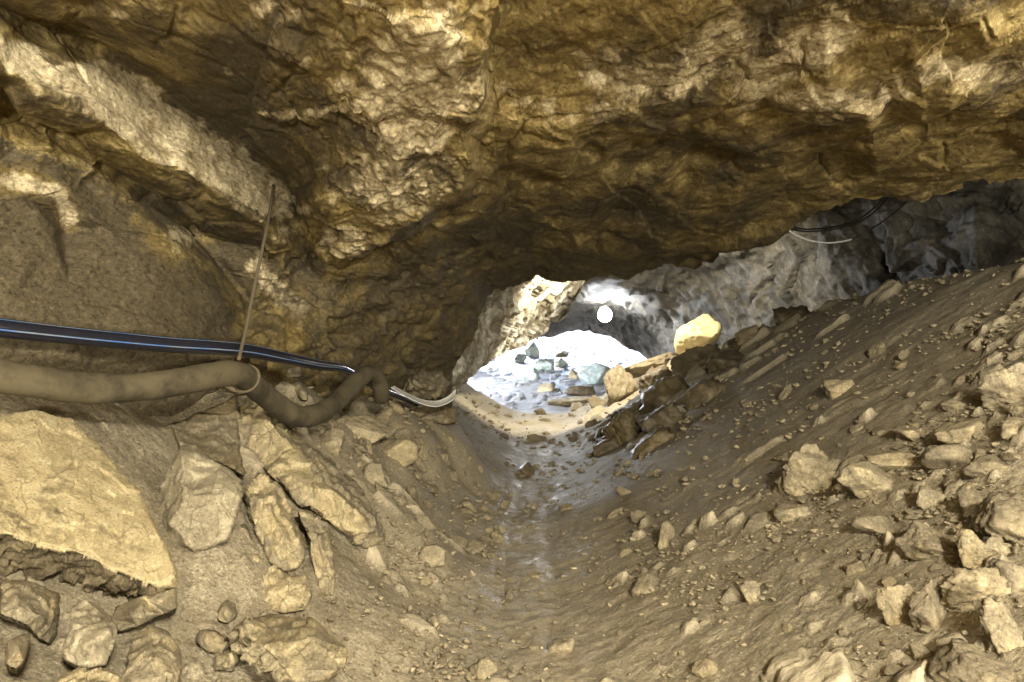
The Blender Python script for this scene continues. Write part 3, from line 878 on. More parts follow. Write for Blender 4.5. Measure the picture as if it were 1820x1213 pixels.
def far_floor():
    nr, nc = 420, 420
    Y = 14.4 * np.exp(np.linspace(0, math.log(58 / 14.4), nr))
    t = np.linspace(-1, 1, nc)
    YY, TT = np.meshgrid(Y, t, indexing='ij')
    XX = TT * np.abs(TT) ** 0.6 * 0.5 * YY + 0.05 * YY
    z = lerp_tab(FZ, YY) + 0.08 * np.maximum(XX - 3.0, 0) + 0.10 * np.maximum(-XX - 2.5, 0)
    p = np.stack([XX.ravel(), YY.ravel(), z.ravel()], 1)
    h = 0.08 * fbm(p, 0.5, 3, 3) + 0.03 * fbm(p, 3.0, 4, 13)
    h += 0.35 * poly_stones(p[:, 0], p[:, 1], 0.28, 0.5, 8, np.ones(len(p)))
    V = p + np.stack([h * 0, h * 0, h], 1)
    idx = np.arange(nr * nc).reshape(nr, nc)
    F = np.stack([idx[:-1, :-1].ravel(), idx[:-1, 1:].ravel(), idx[1:, 1:].ravel(), idx[1:, :-1].ravel()], 1)
    return mesh_object('chamber_floor', V, F, M_ffloor, True, None, {'wet': np.full(len(V), 0.7), 'pale': sstep(0.08, 0.2, h) * 0.6})


tag(far_floor(), kind='structure')

B_pts = [(2500, 100, 6.8), (2500, 800, 6.8), (1820, 280, 8.6), (1820, 400, 8.9), (1820, 500, 9.0), (1735, 380, 8.9), (1740, 470, 8.9), (1725, 340, 9.3), (1660, 400, 9.5), (1660, 470, 9.6), (1500, 330, 10.4), (1500, 420, 10.9), (1510, 520, 11.3), (1350, 450, 12.6), (1300, 580, 13.9),
         (1220, 500, 14.4), (1200, 560, 15.5), (1200, 640, 17.0), (1100, 500, 15.0), (1020, 505, 15.3), (1075, 560, 18.4), (1040, 588, 24.0), (1000, 590, 23.7), (940, 612, 23.0), (1095, 606, 23.0), (1150, 640, 21.5), (1165, 662, 20.5), (1000, 555, 18.6), (900, 560, 19.0), (900, 640, 23.0), (820, 640, 23.0),
         (1100, 300, 10.5), (900, 300, 10.5), (900, 480, 14.5), (1500, 200, 8.2), (1820, 100, 7.0), (600, 300, 12), (600, 640, 25.0), (0, 300, 11), (0, 640, 20.0), (-700, 300, 8.5), (-700, 640, 12.0), (-700, 900, 12), (800, 900, 20), (1200, 900, 18), (1500, 800, 12), (1820, 800, 9.3)]
B_out = [(-690, 310), (-690, 890), (700, 890), (860, 640), (940, 612), (985, 597), (1040, 587), (1092, 605), (1150, 640), (1168, 664), (1200, 700), (1500, 790), (2490, 790), (2490, 120), (1820, 110), (1500, 210), (1100, 310), (890, 310)]


def far_disp(p, x, y):
    f1, g = facets(warp(p, 1.2, 0.2, 3), 1.2, 71)
    f2, g = facets(p, 4.0, 73)
    s = strata(p, (0.6, 0.2, 0.9), 0.3, 1.5, 31, 0.7)
    return 0.20 * fbm(p, 0.6, 4, 70) + 0.14 * f1 + 0.05 * f2 + 0.04 * fbm(p, 6, 4, 75) + 0.05 * s


tag(sheet('chamber_roof', B_pts, [], B_out, M_far, far_disp, step=3.2, fine=(840, 1860, 250, 720), coarse=24, jag=(3, 26), skirt=(0.5, 0.5), smooth=6, seed=5, carry=3.0), kind='structure')

W_pts = [(690, 420, 9.3), (690, 720, 9.2), (800, 690, 9.5), (820, 660, 9.6), (820, 560, 9.7), (880, 520, 10.2), (930, 490, 10.8), (950, 440, 10.5), (1060, 480, 13.5), (1035, 515, 13.6), (1005, 565, 14.2), (985, 580, 14.4), (955, 600, 13.8), (905, 628, 12.4), (850, 660, 10.6), (820, 694, 9.9), (900, 580, 11.2), (960, 530, 12.3), (860, 620, 10.4), (1000, 500, 12.6), (800, 760, 9.6)]
W_out = [(700, 480), (950, 484), (1050, 490), (1034, 515), (1022, 540), (1006, 566), (984, 578), (970, 592), (940, 612), (905, 628), (880, 640), (850, 658), (832, 680), (818, 700), (810, 740), (700, 715)]


def white_disp(p, x, y):
    f1, g = facets(warp(p, 2.0, 0.12, 3), 2.6, 171)
    f2, g = facets(p, 7.0, 173)
    return 0.10 * fbm(p, 1.2, 4, 170) + 0.11 * f1 + 0.05 * f2 + 0.03 * fbm(p, 9, 4, 175)


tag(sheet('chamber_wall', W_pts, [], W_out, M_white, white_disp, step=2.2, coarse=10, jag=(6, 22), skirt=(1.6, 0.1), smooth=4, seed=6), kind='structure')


def shell():
    """The surrounding rock mass: closes the passage behind and beside the camera and over the far chamber."""
    rows = [(-7.0, 0.3, 0.3), (-6.6, 3.0, 1.2), (-5.0, 5.0, 1.9), (-2.5, 6.2, 2.3), (0, 7.5, 2.6), (4, 9.5, 3.2), (9, 12, 4.0), (14, 14, 4.2), (19, 15, 3.2), (23, 15, 1.7), (24.6, 15, 0.9)]
    nu = 96
    ys = np.linspace(-7.0, 24.6, 120)
    V = []
    for yv in ys:
        rx = np.interp(yv, [r[0] for r in rows], [r[1] for r in rows])
        zt = np.interp(yv, [r[0] for r in rows], [r[2] for r in rows])
        for k in range(nu):
            a = 2 * math.pi * k / nu
            c, s = math.cos(a), math.sin(a)
            e = 0.75
            V.append((0.6 + rx * math.copysign(abs(c) ** e, c), yv, (zt if s > 0 else 2.6) * math.copysign(abs(s) ** e, s)))
    V = np.array(V)
    V += 0.35 * np.stack([fbm(V, 0.5, 4, 301), fbm(V, 0.5, 4, 302) * 0, fbm(V, 0.5, 4, 303)], 1)
    F = []
    n = len(ys)
    for i in range(n - 1):
        for k in range(nu):
            F.append((i * nu + k, i * nu + (k + 1) % nu, (i + 1) * nu + (k + 1) % nu, (i + 1) * nu + k))
    F.append(tuple(range(nu)))
    return mesh_object('cave_rock_mass', V, F, M_shell)


tag(shell(), kind='structure')


#@@THINGS
# ------------------------------------------------------------------ bedrock slabs and boulders of the left bank, each a thing
def slab_disp(amp, dirn=(0.5, -0.5, 0.7), period=0.09, seed=0, layered=1.0):
    def fn(p, x, y):
        w = warp(p, 6.0, 0.03, seed + 1)
        f1, g1 = facets(w, 5.5, seed + 2, 1.3, (1.5, 0.7, 0.9))
        f2, g2 = facets(p, 17.0, seed + 3, 1.2, (1.5, 0.7, 0.9))
        d = amp * (1.1 * f1 + 0.75 * f2) + amp * 0.4 * fbm(p, 4.0, 4, seed + 5) + amp * 0.35 * fbm(p, 24, 3, seed + 6)
        if layered > 1.05:
            d -= 0.014 * np.exp(-(g1 / 0.045) ** 2) * sstep(-0.1, 0.25, fbm(p, 3.0, 2, seed + 8))
        d += layered * amp * 0.8 * strata(p, dirn, period, 1.8, seed + 9, 0.4)
        return d
    return fn


def block(name, label, cat, outline, inner, mat, dfront, dedge=0.10, amp=0.012, seed=0, layered=1.0, dirn=(0.5, -0.5, 0.7), lines=(), rough_shade_zone=None, mud=0.0, pale=0.0, group=None, step=2.0, jag=5, skirt=0.35):
    """A rock with its own distance, faces and depth: outline points carry distance offsets, inner points make its ridges."""
    pts = []
    n = len(outline)
    cx = sum(p[0] for p in outline) / n
    cy = sum(p[1] for p in outline) / n
    for p in outline:
        dd = p[2] if len(p) > 2 else dfront
        pts.append((p[0] + (cx - p[0]) * 0.05, p[1] + (cy - p[1]) * 0.05, dd))
    m = len(pts)
    for p in outline:
        dd = p[2] if len(p) > 2 else dfront
        pts.append((cx + (p[0] - cx) * 1.0, cy + (p[1] - cy) * 1.0, dd + dedge * 0.6))
    for p in outline:
        dd = p[2] if len(p) > 2 else dfront
        pts.append((cx + (p[0] - cx) * 1.35, cy + (p[1] - cy) * 1.35, dd + dedge * 5))
    L = [(k, (k + 1) % n) for k in range(n)]
    k0 = len(pts)
    pts += list(inner)
    L += [(k0 + a, k0 + b) for a, b in lines]
    base = slab_disp(amp, dirn, 0.06, seed, layered)

    def disp(p, x, y):
        d = base(p, x, y)
        if rough_shade_zone:
            z = in_poly(x, y, rough_shade_zone) * 1.0
            f, g = facets(p * np.array([1, 1, 1.8]), 24.0, seed + 40)
            d = d * (1 - 0.4 * z) + z * (0.035 * f + 0.03 * np.abs(fbm(p, 14, 3, seed + 41)))
        return d
    at = {}
    at['pale'] = lambda x, y, P: np.full(x.shape, pale)
    at['mud'] = (lambda x, y, P: (in_poly(x, y, rough_shade_zone) * 0.62 if rough_shade_zone else 0) + mud + 0 * x)  # mud tone in the rough zone also paints shade on undersides and averted faces
    o = sheet(name, pts, L, [(p[0], p[1]) for p in outline], mat, disp, step=step, fine=(-60, 1880, -60, 1270), coarse=8, smooth=1, jag=(jag, 26), skirt=(skirt, -0.03), attrs=at, seed=seed, shrink=0.12)
    return tag(o, label, cat, group)


G = 'bedrock slabs and boulders of the left bank'
block('rock_slab', 'big pale smooth slab at the left edge with a dark rough underside', 'rock slab',
      [(-260, 700, 2.35), (0, 735, 2.75), (60, 728, 2.85), (130, 745, 2.95), (178, 790, 2.9), (212, 838, 2.85), (248, 870, 2.8), (284, 935, 2.7), (306, 985, 2.62), (320, 1030, 2.55), (312, 1046, 2.55), (250, 1068, 2.62), (205, 1090, 2.68), (120, 1062, 2.6), (50, 1040, 2.5), (-40, 1030, 2.4), (-260, 1030, 2.1)],
      [(-260, 930, 2.0), (0, 942, 2.32), (60, 962, 2.38), (130, 978, 2.42), (205, 1012, 2.47), (285, 1042, 2.53), (100, 850, 2.62), (0, 850, 2.52), (200, 930, 2.6), (180, 850, 2.76)],
      M_yel2, 2.6, 0.06, 0.007, 100, 0.5, lines=[(0, 1), (1, 2), (2, 3), (3, 4), (4, 5)], rough_shade_zone=[(-260, 932), (0, 946), (60, 966), (130, 982), (205, 1016), (285, 1046), (320, 1048), (200, 1100), (-260, 1040)], mud=0.12)
block('rock_slab', 'greyish wedge slab with a tilted triangular face above bare mud', 'rock slab',
      [(318, 792, 3.25), (345, 788, 3.3), (380, 815, 3.25), (420, 845, 3.2), (436, 868, 3.15), (420, 925, 3.0), (402, 962, 2.95), (345, 985, 2.9), (300, 965, 2.95), (276, 925, 3.0), (284, 865, 3.15)],
      [(322, 800, 3.2), (330, 880, 2.98), (400, 880, 3.02), (300, 930, 2.92)], M_grey, 3.1, 0.08, 0.011, 120, 1.0, lines=[(0, 1), (1, 2), (1, 3)], mud=0.1)
block('rock_slab', 'muddy slab behind the wedge slab just below the thick hose', 'rock slab',
      [(276, 772, 3.6), (300, 752, 3.7), (360, 728, 3.95), (420, 700, 4.1), (430, 740, 4.0), (425, 800, 3.75), (440, 850, 3.5), (380, 820, 3.5), (320, 795, 3.45), (292, 840, 3.4), (278, 830, 3.4)],
      [(350, 770, 3.7), (400, 770, 3.8)], M_dirty, 3.7, 0.1, 0.012, 130, 1.0, mud=0.45)
block('rock_slab', 'long bright jagged rock ridge slanting down beneath the hose bend', 'rock slab',
      [(412, 742, 4.0), (422, 712, 4.15), (445, 700, 4.25), (490, 728, 4.35), (525, 762, 4.35), (565, 790, 4.3), (600, 830, 4.2), (640, 862, 4.1), (658, 890, 4.0), (682, 925, 3.9), (684, 962, 3.82), (664, 982, 3.8), (638, 968, 3.75), (605, 945, 3.7), (565, 915, 3.65), (530, 898, 3.62), (500, 862, 3.65), (470, 838, 3.7), (436, 815, 3.8), (416, 785, 3.9)],
      [(480, 745, 4.0), (520, 795, 3.92), (560, 830, 3.85), (590, 870, 3.75), (640, 920, 3.7), (450, 760, 3.95), (500, 830, 3.75), (548, 868, 3.66)],
      M_yel, 3.9, 0.12, 0.015, 140, 1.6, lines=[(0, 1), (1, 2), (2, 3), (3, 4)], mud=0.0, pale=0.05, jag=14)
block('rock_slab', 'cracked ochre slab leaning below the long ridge, split by a dark crack', 'rock slab',
      [(436, 872, 3.3), (462, 842, 3.4), (492, 858, 3.42), (520, 900, 3.4), (538, 945, 3.3), (548, 985, 3.2), (540, 1010, 3.15), (505, 1018, 3.1), (478, 1000, 3.1), (458, 960, 3.15), (440, 915, 3.2)],
      [(480, 900, 3.22), (505, 950, 3.14), (500, 990, 3.1)], M_yel, 3.25, 0.10, 0.013, 160, 1.8, lines=[(0, 1), (1, 2)], pale=0.0, jag=13)
block('rock_slab', 'narrow upright splinter of rock right of the cracked ochre slab', 'rock slab',
      [(524, 905, 3.4), (548, 902, 3.45), (572, 920, 3.45), (590, 970, 3.35), (598, 1030, 3.25), (594, 1060, 3.2), (570, 1058, 3.2), (556, 1010, 3.25), (548, 960, 3.3)],
      [(575, 980, 3.28), (560, 940, 3.34)], M_slab, 3.35, 0.08, 0.016, 170, 1.2)
block('rock_slab', 'shattered bedrock step under the cracked ochre slab', 'rock slab',
      [(432, 950, 3.2), (455, 965, 3.18), (480, 1008, 3.1), (520, 1022, 3.05), (548, 1020, 3.08), (556, 1060, 3.0), (545, 1092, 2.95), (500, 1094, 2.9), (455, 1085, 2.9), (436, 1050, 2.98), (426, 1000, 3.08)],
      [(480, 1050, 2.94), (520, 1060, 2.94)], M_slab, 3.05, 0.1, 0.017, 180, 1.4, jag=8)
block('rock_slab', 'dusty low slab edge between the wedge slab and the splinters', 'rock slab',
      [(402, 905, 3.3), (420, 890, 3.35), (440, 930, 3.25), (462, 975, 3.2), (458, 1010, 3.1), (432, 1000, 3.08), (415, 960, 3.15)],
      [(430, 950, 3.16)], M_slab, 3.2, 0.08, 0.016, 190, 1.1, mud=0.2)
block('rock_slab', 'pale flat slab end propped under the big smooth slab', 'rock slab',
      [(204, 1078, 2.5), (250, 1060, 2.52), (314, 1042, 2.55), (318, 1082, 2.5), (296, 1092, 2.5), (248, 1112, 2.45), (208, 1126, 2.4), (196, 1104, 2.44)],
      [(250, 1090, 2.42), (300, 1084, 2.46)], M_yel, 2.45, 0.05, 0.007, 200, 1.2, pale=0.2)
block('boulder', 'brown muddy boulder at the left edge below the smooth slab', 'boulder',
      [(-60, 1040, 2.2), (0, 1018, 2.3), (60, 1030, 2.35), (108, 1052, 2.36), (114, 1090, 2.3), (106, 1125, 2.25), (92, 1150, 2.2), (66, 1138, 2.18), (44, 1115, 2.15), (0, 1092, 2.12), (-60, 1100, 2.0)],
      [(40, 1075, 2.14), (90, 1100, 2.2)], M_dirty, 2.25, 0.1, 0.016, 210, 0.8, mud=0.25)
block('boulder', 'pale grey boulder with a dark diagonal gash in its lower half', 'boulder',
      [(125, 1078, 2.25), (150, 1064, 2.3), (170, 1070, 2.3), (200, 1096, 2.28), (210, 1122, 2.22), (200, 1150, 2.15), (188, 1182, 2.1), (150, 1192, 2.06), (108, 1172, 2.08), (106, 1150, 2.1), (122, 1118, 2.15)],
      [(130, 1122, 2.1), (192, 1124, 2.12), (150, 1150, 2.05)], M_grey, 2.2, 0.08, 0.012, 220, 1.0, lines=[(0, 1)], pale=0.25)
block('boulder', 'small upright wedge stone in the lower left corner', 'boulder',
      [(14, 1138, 1.95), (56, 1120, 2.0), (54, 1145, 1.96), (44, 1178, 1.9), (28, 1192, 1.88), (8, 1182, 1.88)],
      [(34, 1150, 1.87)], M_dirty, 1.93, 0.06, 0.006, 230, 0.5, mud=0.1)
block('boulder', 'broad flat boulder capped with grey mud at the bottom edge', 'boulder',
      [(232, 1128, 2.3), (268, 1108, 2.35), (300, 1118, 2.35), (322, 1150, 2.28), (328, 1190, 2.2), (318, 1225, 2.12), (290, 1260, 2.05), (200, 1260, 2.0), (205, 1215, 2.08), (222, 1172, 2.15)],
      [(270, 1160, 2.15), (300, 1200, 2.1)], M_yel, 2.2, 0.08, 0.012, 240, 0.8, mud=0.28)
block('boulder', 'rubbly yellow boulder left of the mud capped one, at the bottom edge', 'boulder',
      [(110, 1190, 2.05), (150, 1186, 2.1), (195, 1180, 2.12), (215, 1200, 2.08), (222, 1260, 1.95), (100, 1260, 1.9), (100, 1215, 1.98)],
      [(160, 1215, 1.96)], M_slab, 2.05, 0.08, 0.018, 250, 0.8, mud=0.1)
block('boulder', 'bright yellow angular boulder with a rough shaded left face, at the bottom', 'boulder',
      [(404, 1128, 2.6), (428, 1100, 2.7), (470, 1090, 2.76), (520, 1092, 2.78), (556, 1092, 2.76), (578, 1118, 2.68), (604, 1138, 2.62), (622, 1152, 2.56), (610, 1196, 2.44), (580, 1216, 2.4), (530, 1222, 2.38), (490, 1208, 2.38), (450, 1186, 2.42), (412, 1152, 2.5)],
      [(448, 1102, 2.6), (470, 1150, 2.42), (510, 1190, 2.36), (548, 1130, 2.5), (600, 1156, 2.46), (590, 1190, 2.4)],
      M_yel, 2.6, 0.10, 0.013, 260, 0.8, lines=[(0, 1), (1, 2)], rough_shade_zone=[(404, 1128), (446, 1104), (468, 1150), (508, 1192), (500, 1215), (440, 1190)], pale=0.2)
block('stone', 'small blocky stone just left of the bright yellow angular boulder', 'stone',
      [(382, 1160, 2.5), (420, 1150, 2.55), (426, 1175, 2.5), (418, 1194, 2.46), (380, 1192, 2.45)], [(400, 1172, 2.42)], M_slab, 2.5, 0.05, 0.014, 270, 1.1)
block('stone', 'flat muddy stone above the small blocky stone', 'stone',
      [(352, 1122, 2.6), (385, 1115, 2.65), (405, 1140, 2.6), (398, 1160, 2.56), (370, 1158, 2.54), (350, 1140, 2.56)], [(375, 1135, 2.54)], M_dirty, 2.6, 0.05, 0.014, 275, 1.1, mud=0.2)
block('stone', 'little pointed stone standing in mud beneath the wedge slab', 'stone',
      [(390, 1080, 2.75), (402, 1066, 2.8), (418, 1072, 2.8), (422, 1096, 2.72), (405, 1112, 2.7), (388, 1102, 2.7)], [(404, 1086, 2.68)], M_yel, 2.75, 0.05, 0.012, 280, 1.1)
block('boulder', 'rock knob the cord reaches, carrying the thick hose', 'boulder',
      [(372, 650, 4.0), (396, 632, 4.05), (425, 626, 4.1), (447, 632, 4.1), (450, 655, 4.05), (458, 690, 4.0), (430, 705, 3.95), (390, 690, 3.92)], [(420, 650, 3.92), (440, 660, 3.92)], M_slab, 4.0, 0.12, 0.014, 290, 0.8, mud=0.1)
block('stone', 'angular tan stone between the black pipe and the dipping hose', 'stone',
      [(490, 662, 4.85), (512, 648, 4.9), (538, 652, 4.9), (540, 668, 4.85), (520, 676, 4.8), (498, 674, 4.8)], [(518, 662, 4.76)], M_slab, 4.85, 0.1, 0.012, 300, 0.7)
block('stone', 'small brown stone under the angular tan stone beside the hose', 'stone',
      [(512, 680, 4.8), (532, 674, 4.85), (552, 700, 4.78), (546, 716, 4.7), (524, 706, 4.72)], [(532, 694, 4.68)], M_slab, 4.78, 0.1, 0.012, 310, 0.7, mud=0.1)
block('boulder', 'dark muddy block in the notch where the black pipe goes on', 'boulder',
      [(700, 668, 7.2), (740, 655, 7.4), (788, 660, 7.5), (800, 680, 7.5), (792, 708, 7.4), (750, 715, 7.2), (712, 700, 7.1)], [(750, 682, 6.9)], M_dirty, 7.3, 0.15, 0.03, 320, 0.8, mud=0.4)
block('boulder', 'dark flat block under the pale plastic strip', 'boulder',
      [(722, 728, 6.7), (770, 720, 6.9), (812, 722, 7.0), (812, 752, 6.8), (780, 756, 6.7), (735, 748, 6.6)], [(775, 738, 6.6)], M_dirty, 6.8, 0.12, 0.02, 330, 0.8, mud=0.4)

# ------------------------------------------------------------------ generic angular rocks
def rock_mesh(name, seed, sub=4, planes=10, rough=0.05, dims=(1, 1, 1), flat=False):
    rng = np.random.RandomState(seed)
    bm = bmesh.new()
    bmesh.ops.create_icosphere(bm, subdivisions=sub, radius=1.0)
    d = np.array([v.co[:] for v in bm.verts])
    F = np.array([[v.index for v in f.verts] for f in bm.faces])
    bm.free()
    d /= np.linalg.norm(d, axis=1, keepdims=True)
    pn = rng.normal(size=(planes, 3))
    pn /= np.linalg.norm(pn, axis=1, keepdims=True)
    off = rng.uniform(0.55, 1.0, planes)
    dd = warp(d, 2.5, 0.05, seed)
    dots = dd @ pn.T
    r = np.where(dots > 0.05, off[None] / np.maximum(dots, 0.05), 9).min(1)
    r = np.minimum(r, 1.35)
    p = d * r[:, None]
    f1, g1 = facets(p, 2.4, seed + 1)
    f2, g2 = facets(p, 6.0, seed + 2)
    r = r * (1 + rough * (1.3 * f1 + 0.5 * f2 + 0.8 * fbm(p, 3.0, 4, seed + 3)))
    p = d * r[:, None] * np.array(dims)
    me = bpy.data.meshes.new(name)
    me.from_pydata(p.tolist(), [], F.tolist())
    me.polygons.foreach_set('use_smooth', np.full(len(me.polygons), not flat))
    return me


def rock(name, label, cat, x, y, w, h, seed, mat, depth=0.8, tilt=0.0, group=None, sub=4, at=None, rough=0.08, sink=0.14, planes=10):
    """An angular rock lying on the ground where the photo shows it; w, h in photo pixels at its distance."""
    p = at if at is not None else floor_at(x, y + h * 0.22)
    k = p.y / FPX
    W, H = w * k * 0.5 * 0.95, h * k * 0.5 * 1.02
    me = rock_mesh(name, seed, sub, planes, rough, (W, W * depth, H))
    me.materials.append(mat)
    o = bpy.data.objects.new(name, me)
    o.location = p + Vector((0, 0, H * (0.45 - sink)))
    rs = random.Random(seed)
    o.rotation_euler = (rs.uniform(-0.2, 0.2), tilt, rs.uniform(-0.5, 0.5))
    C.objects.link(o)
    return tag(o, label, cat, group)


# right slope
rock('boulder', 'big jagged boulder on the mid right slope with a shadowed foot', 'boulder', 1432, 842, 122, 112, 11, M_bould, 0.8, 0.1, sub=5, rough=0.11)
rock('boulder', 'smooth wedge boulder lying just right of the big jagged boulder', 'boulder', 1545, 862, 132, 68, 12, M_bould, 0.8, 0.12, sub=5)
rock('boulder', 'blocky boulder at the right edge, high on the slope', 'boulder', 1795, 690, 105, 82, 13, M_bould, 0.9, 0.0, sub=5)
rock('boulder', 'rounded dusty boulder alone at the top of the slope', 'boulder', 1490, 692, 66, 40, 14, M_bould)
rock('boulder', 'boulder with an undercut black hollow at its left foot', 'boulder', 1655, 972, 112, 72, 15, M_bould, 0.8, 0.1, sub=5, rough=0.09)
rock('boulder', 'upright slab stone split by a vertical crack, lower right', 'boulder', 1598, 1085, 62, 100, 16, M_bould, 0.7, -0.1, sub=5)
rock('boulder', 'pale flat stone leaning right of the cracked upright slab stone', 'boulder', 1655, 1085, 90, 86, 17, M_bould, 0.8, 0.2, sub=5)
rock('boulder', 'dark sided boulder overhanging a deep shadow near the right edge', 'boulder', 1742, 1052, 112, 76, 18, M_bould, 0.8, 0.1, sub=5, rough=0.1)
rock('boulder', 'large bright boulder in the lower right corner above the edge block', 'boulder', 1785, 1128, 110, 100, 19, M_bould, 0.9, 0.1, sub=5, rough=0.09)
rock('boulder', 'pale flat topped block cut by the bottom edge at right', 'boulder', 1745, 1200, 150, 84, 20, M_bould, 0.9, 0.05, sub=5)
rock('boulder', 'bright shelf of rock at the right edge, halfway down', 'boulder', 1795, 925, 120, 105, 21, M_bould, 0.8, 0.15, sub=5, rough=0.09)
rock('boulder', 'flat bright rock just left of the right edge shelf', 'boulder', 1735, 985, 92, 66, 22, M_bould, 0.8, 0.15, sub=5)
rock('stone', 'long flat stone below the blocky right edge boulder', 'stone', 1712, 768, 92, 44, 23, M_bould, 0.7, 0.05)
rock('stone', 'flat stone dark beneath, right of the smooth wedge boulder', 'stone', 1688, 815, 80, 52, 24, M_bould, 0.8)
rock('stone', 'wedge stone with a black gap at its left, right slope', 'stone', 1655, 884, 60, 48, 25, M_bould, 0.8)
rock('stone', 'small twin faced stone under the big jagged boulder', 'stone', 1418, 910, 62, 36, 26, M_bould, 0.8)
rock('stone', 'ragged long stone behind the smooth wedge boulder', 'stone', 1590, 822, 110, 40, 27, M_bould, 0.6)
rock('stone', 'tall narrow tan stone on the lower slope right of the path', 'stone', 1180, 958, 32, 52, 28, M_bould, 0.8)
rock('stone', 'upright chunky stone in the middle of the smooth mud slope', 'stone', 1335, 1052, 44, 56, 29, M_bould, 0.8)
rock('stone', 'squat stone cluster piece nearest the wet path at right', 'stone', 1152, 1040, 56, 36, 30, M_bould, 0.8)
rock('stone', 'little bright triangular stone at the bottom edge, right of centre', 'stone', 1252, 1194, 40, 38, 31, M_bould, 0.8)
rock('stone', 'brown leaf shaped stone lying on the path near the bottom', 'stone', 1000, 1152, 44, 36, 32, M_stone, 0.9)
rock('stone', 'tan upright stone at the bottom edge left of the path', 'stone', 856, 1195, 46, 42, 33, M_bould, 0.8)
rock('stone', 'dark lump sitting on the wet path in the middle distance', 'stone', 932, 838, 34, 28, 34, M_darkb, 0.9)
for x, y, w, h, s in ((1760, 832, 78, 42, 71), (1802, 762, 64, 42, 72), (1730, 890, 66, 44, 73), (1622, 770, 62, 28, 74), (1702, 722, 54, 28, 75), (1798, 1022, 76, 60, 76), (1690, 1150, 54, 40, 77), (1562, 935, 74, 40, 78), (1640, 1160, 40, 30, 79), (1770, 975, 60, 40, 80), (1520, 1010, 40, 30, 81)):
    rock('stone', 'mid sized tan stone in the dense rubble by the right edge', 'stone', x, y, w, h, s, M_bould, 0.8, 0.1, 'stones in the right edge rubble')
# left bank rubble
rock('boulder', 'dirty block at the foot of the hose bend on the left bank', 'boulder', 640, 768, 96, 54, 41, M_stone, 0.8, sub=5)
rock('boulder', 'muddy block beside the upper end of the long ridge', 'boulder', 590, 790, 60, 50, 42, M_stone, 0.8)
rock('boulder', 'angular block half way up the left bank above the path', 'boulder', 700, 800, 70, 46, 43, M_stone, 0.8)
rock('boulder', 'brown block touching the tip of the long jagged ridge', 'boulder', 770, 995, 44, 40, 44, M_stone, 0.8)
rock('boulder', 'stubby muddy block right of the long ridge', 'boulder', 668, 852, 54, 42, 45, M_stone, 0.8)
# far end of the right slope
rock('boulder', 'yellow lit rounded boulder perched on the slope crest in front of the far chamber', 'boulder', 1232, 604, 104, 84, 51, M_litb, 0.85, 0.1, sub=5, at=px(1232, 612, 11.6), rough=0.05, planes=30)
rock('boulder', 'blocky outcrop standing at the end of the path, right side', 'boulder', 1096, 692, 62, 88, 152, M_grav, 0.9, 0.0, sub=5, at=px(1098, 705, 12.2), rough=0.12, planes=24)
rock('boulder', 'big dark wet boulder below the yellow lit boulder', 'boulder', 1246, 655, 108, 74, 53, M_darkb, 0.8, -0.3, sub=5, at=px(1246, 668, 10.6), rough=0.1)
rock('boulder', 'dark rock between the path end outcrop and the big dark boulder', 'boulder', 1160, 684, 70, 56, 54, M_darkb, 0.8, -0.3, sub=5, at=px(1160, 696, 11.2), rough=0.1)
rock('boulder', 'sloping dark slab at the foot of the right slope by the far path', 'boulder', 1112, 770, 74, 70, 55, M_darkb, 0.9, -0.5, sub=5, rough=0.1)
rock('boulder', 'grey topped dark slab right of the sloping one', 'boulder', 1172, 748, 100, 66, 56, M_darkb, 0.9, -0.45, sub=5, rough=0.1)
rock('boulder', 'sunlit yellow ledge stone left below the yellow lit boulder', 'boulder', 1150, 650, 90, 28, 57, M_grav, 0.8, -0.25, sub=5, at=px(1152, 655, 12.6))
for x, y, w, h, s, dd in ((1130, 726, 84, 50, 201, 10.9), (1195, 700, 90, 56, 202, 10.2), (1290, 640, 84, 48, 203, 9.9), (1085, 790, 60, 40, 204, 10.2), (1240, 705, 84, 50, 205, 9.5), (1330, 600, 80, 44, 206, 9.7), (1150, 790, 80, 44, 207, 9.2), (1400, 560, 80, 40, 208, 9.3)):
    rock('boulder', 'dark broken rock of the wet rubble ledge below the yellow lit boulder', 'boulder', x, y, w, h, s, M_darkb, 0.9, -0.45, 'dark rocks of the rubble ledge', 4, rough=0.13, sink=0.3)
rock('stone', 'yellow ledge stone on the far edge of the path', 'stone', 1062, 718, 40, 34, 58, M_grav, 0.8, 0, at=px(1062, 724, 13.0), planes=20)


def far_at(x, y):
    a, b = (x - CX) / FPX, (CY - y) / FPX
    Y = np.arange(15.0, 57, 0.02)
    k = np.nonzero(b * Y < lerp_tab(FZ, Y))[0]
    k = k[0] if len(k) else len(Y) - 1
    return Vector((a * Y[k], Y[k], b * Y[k]))


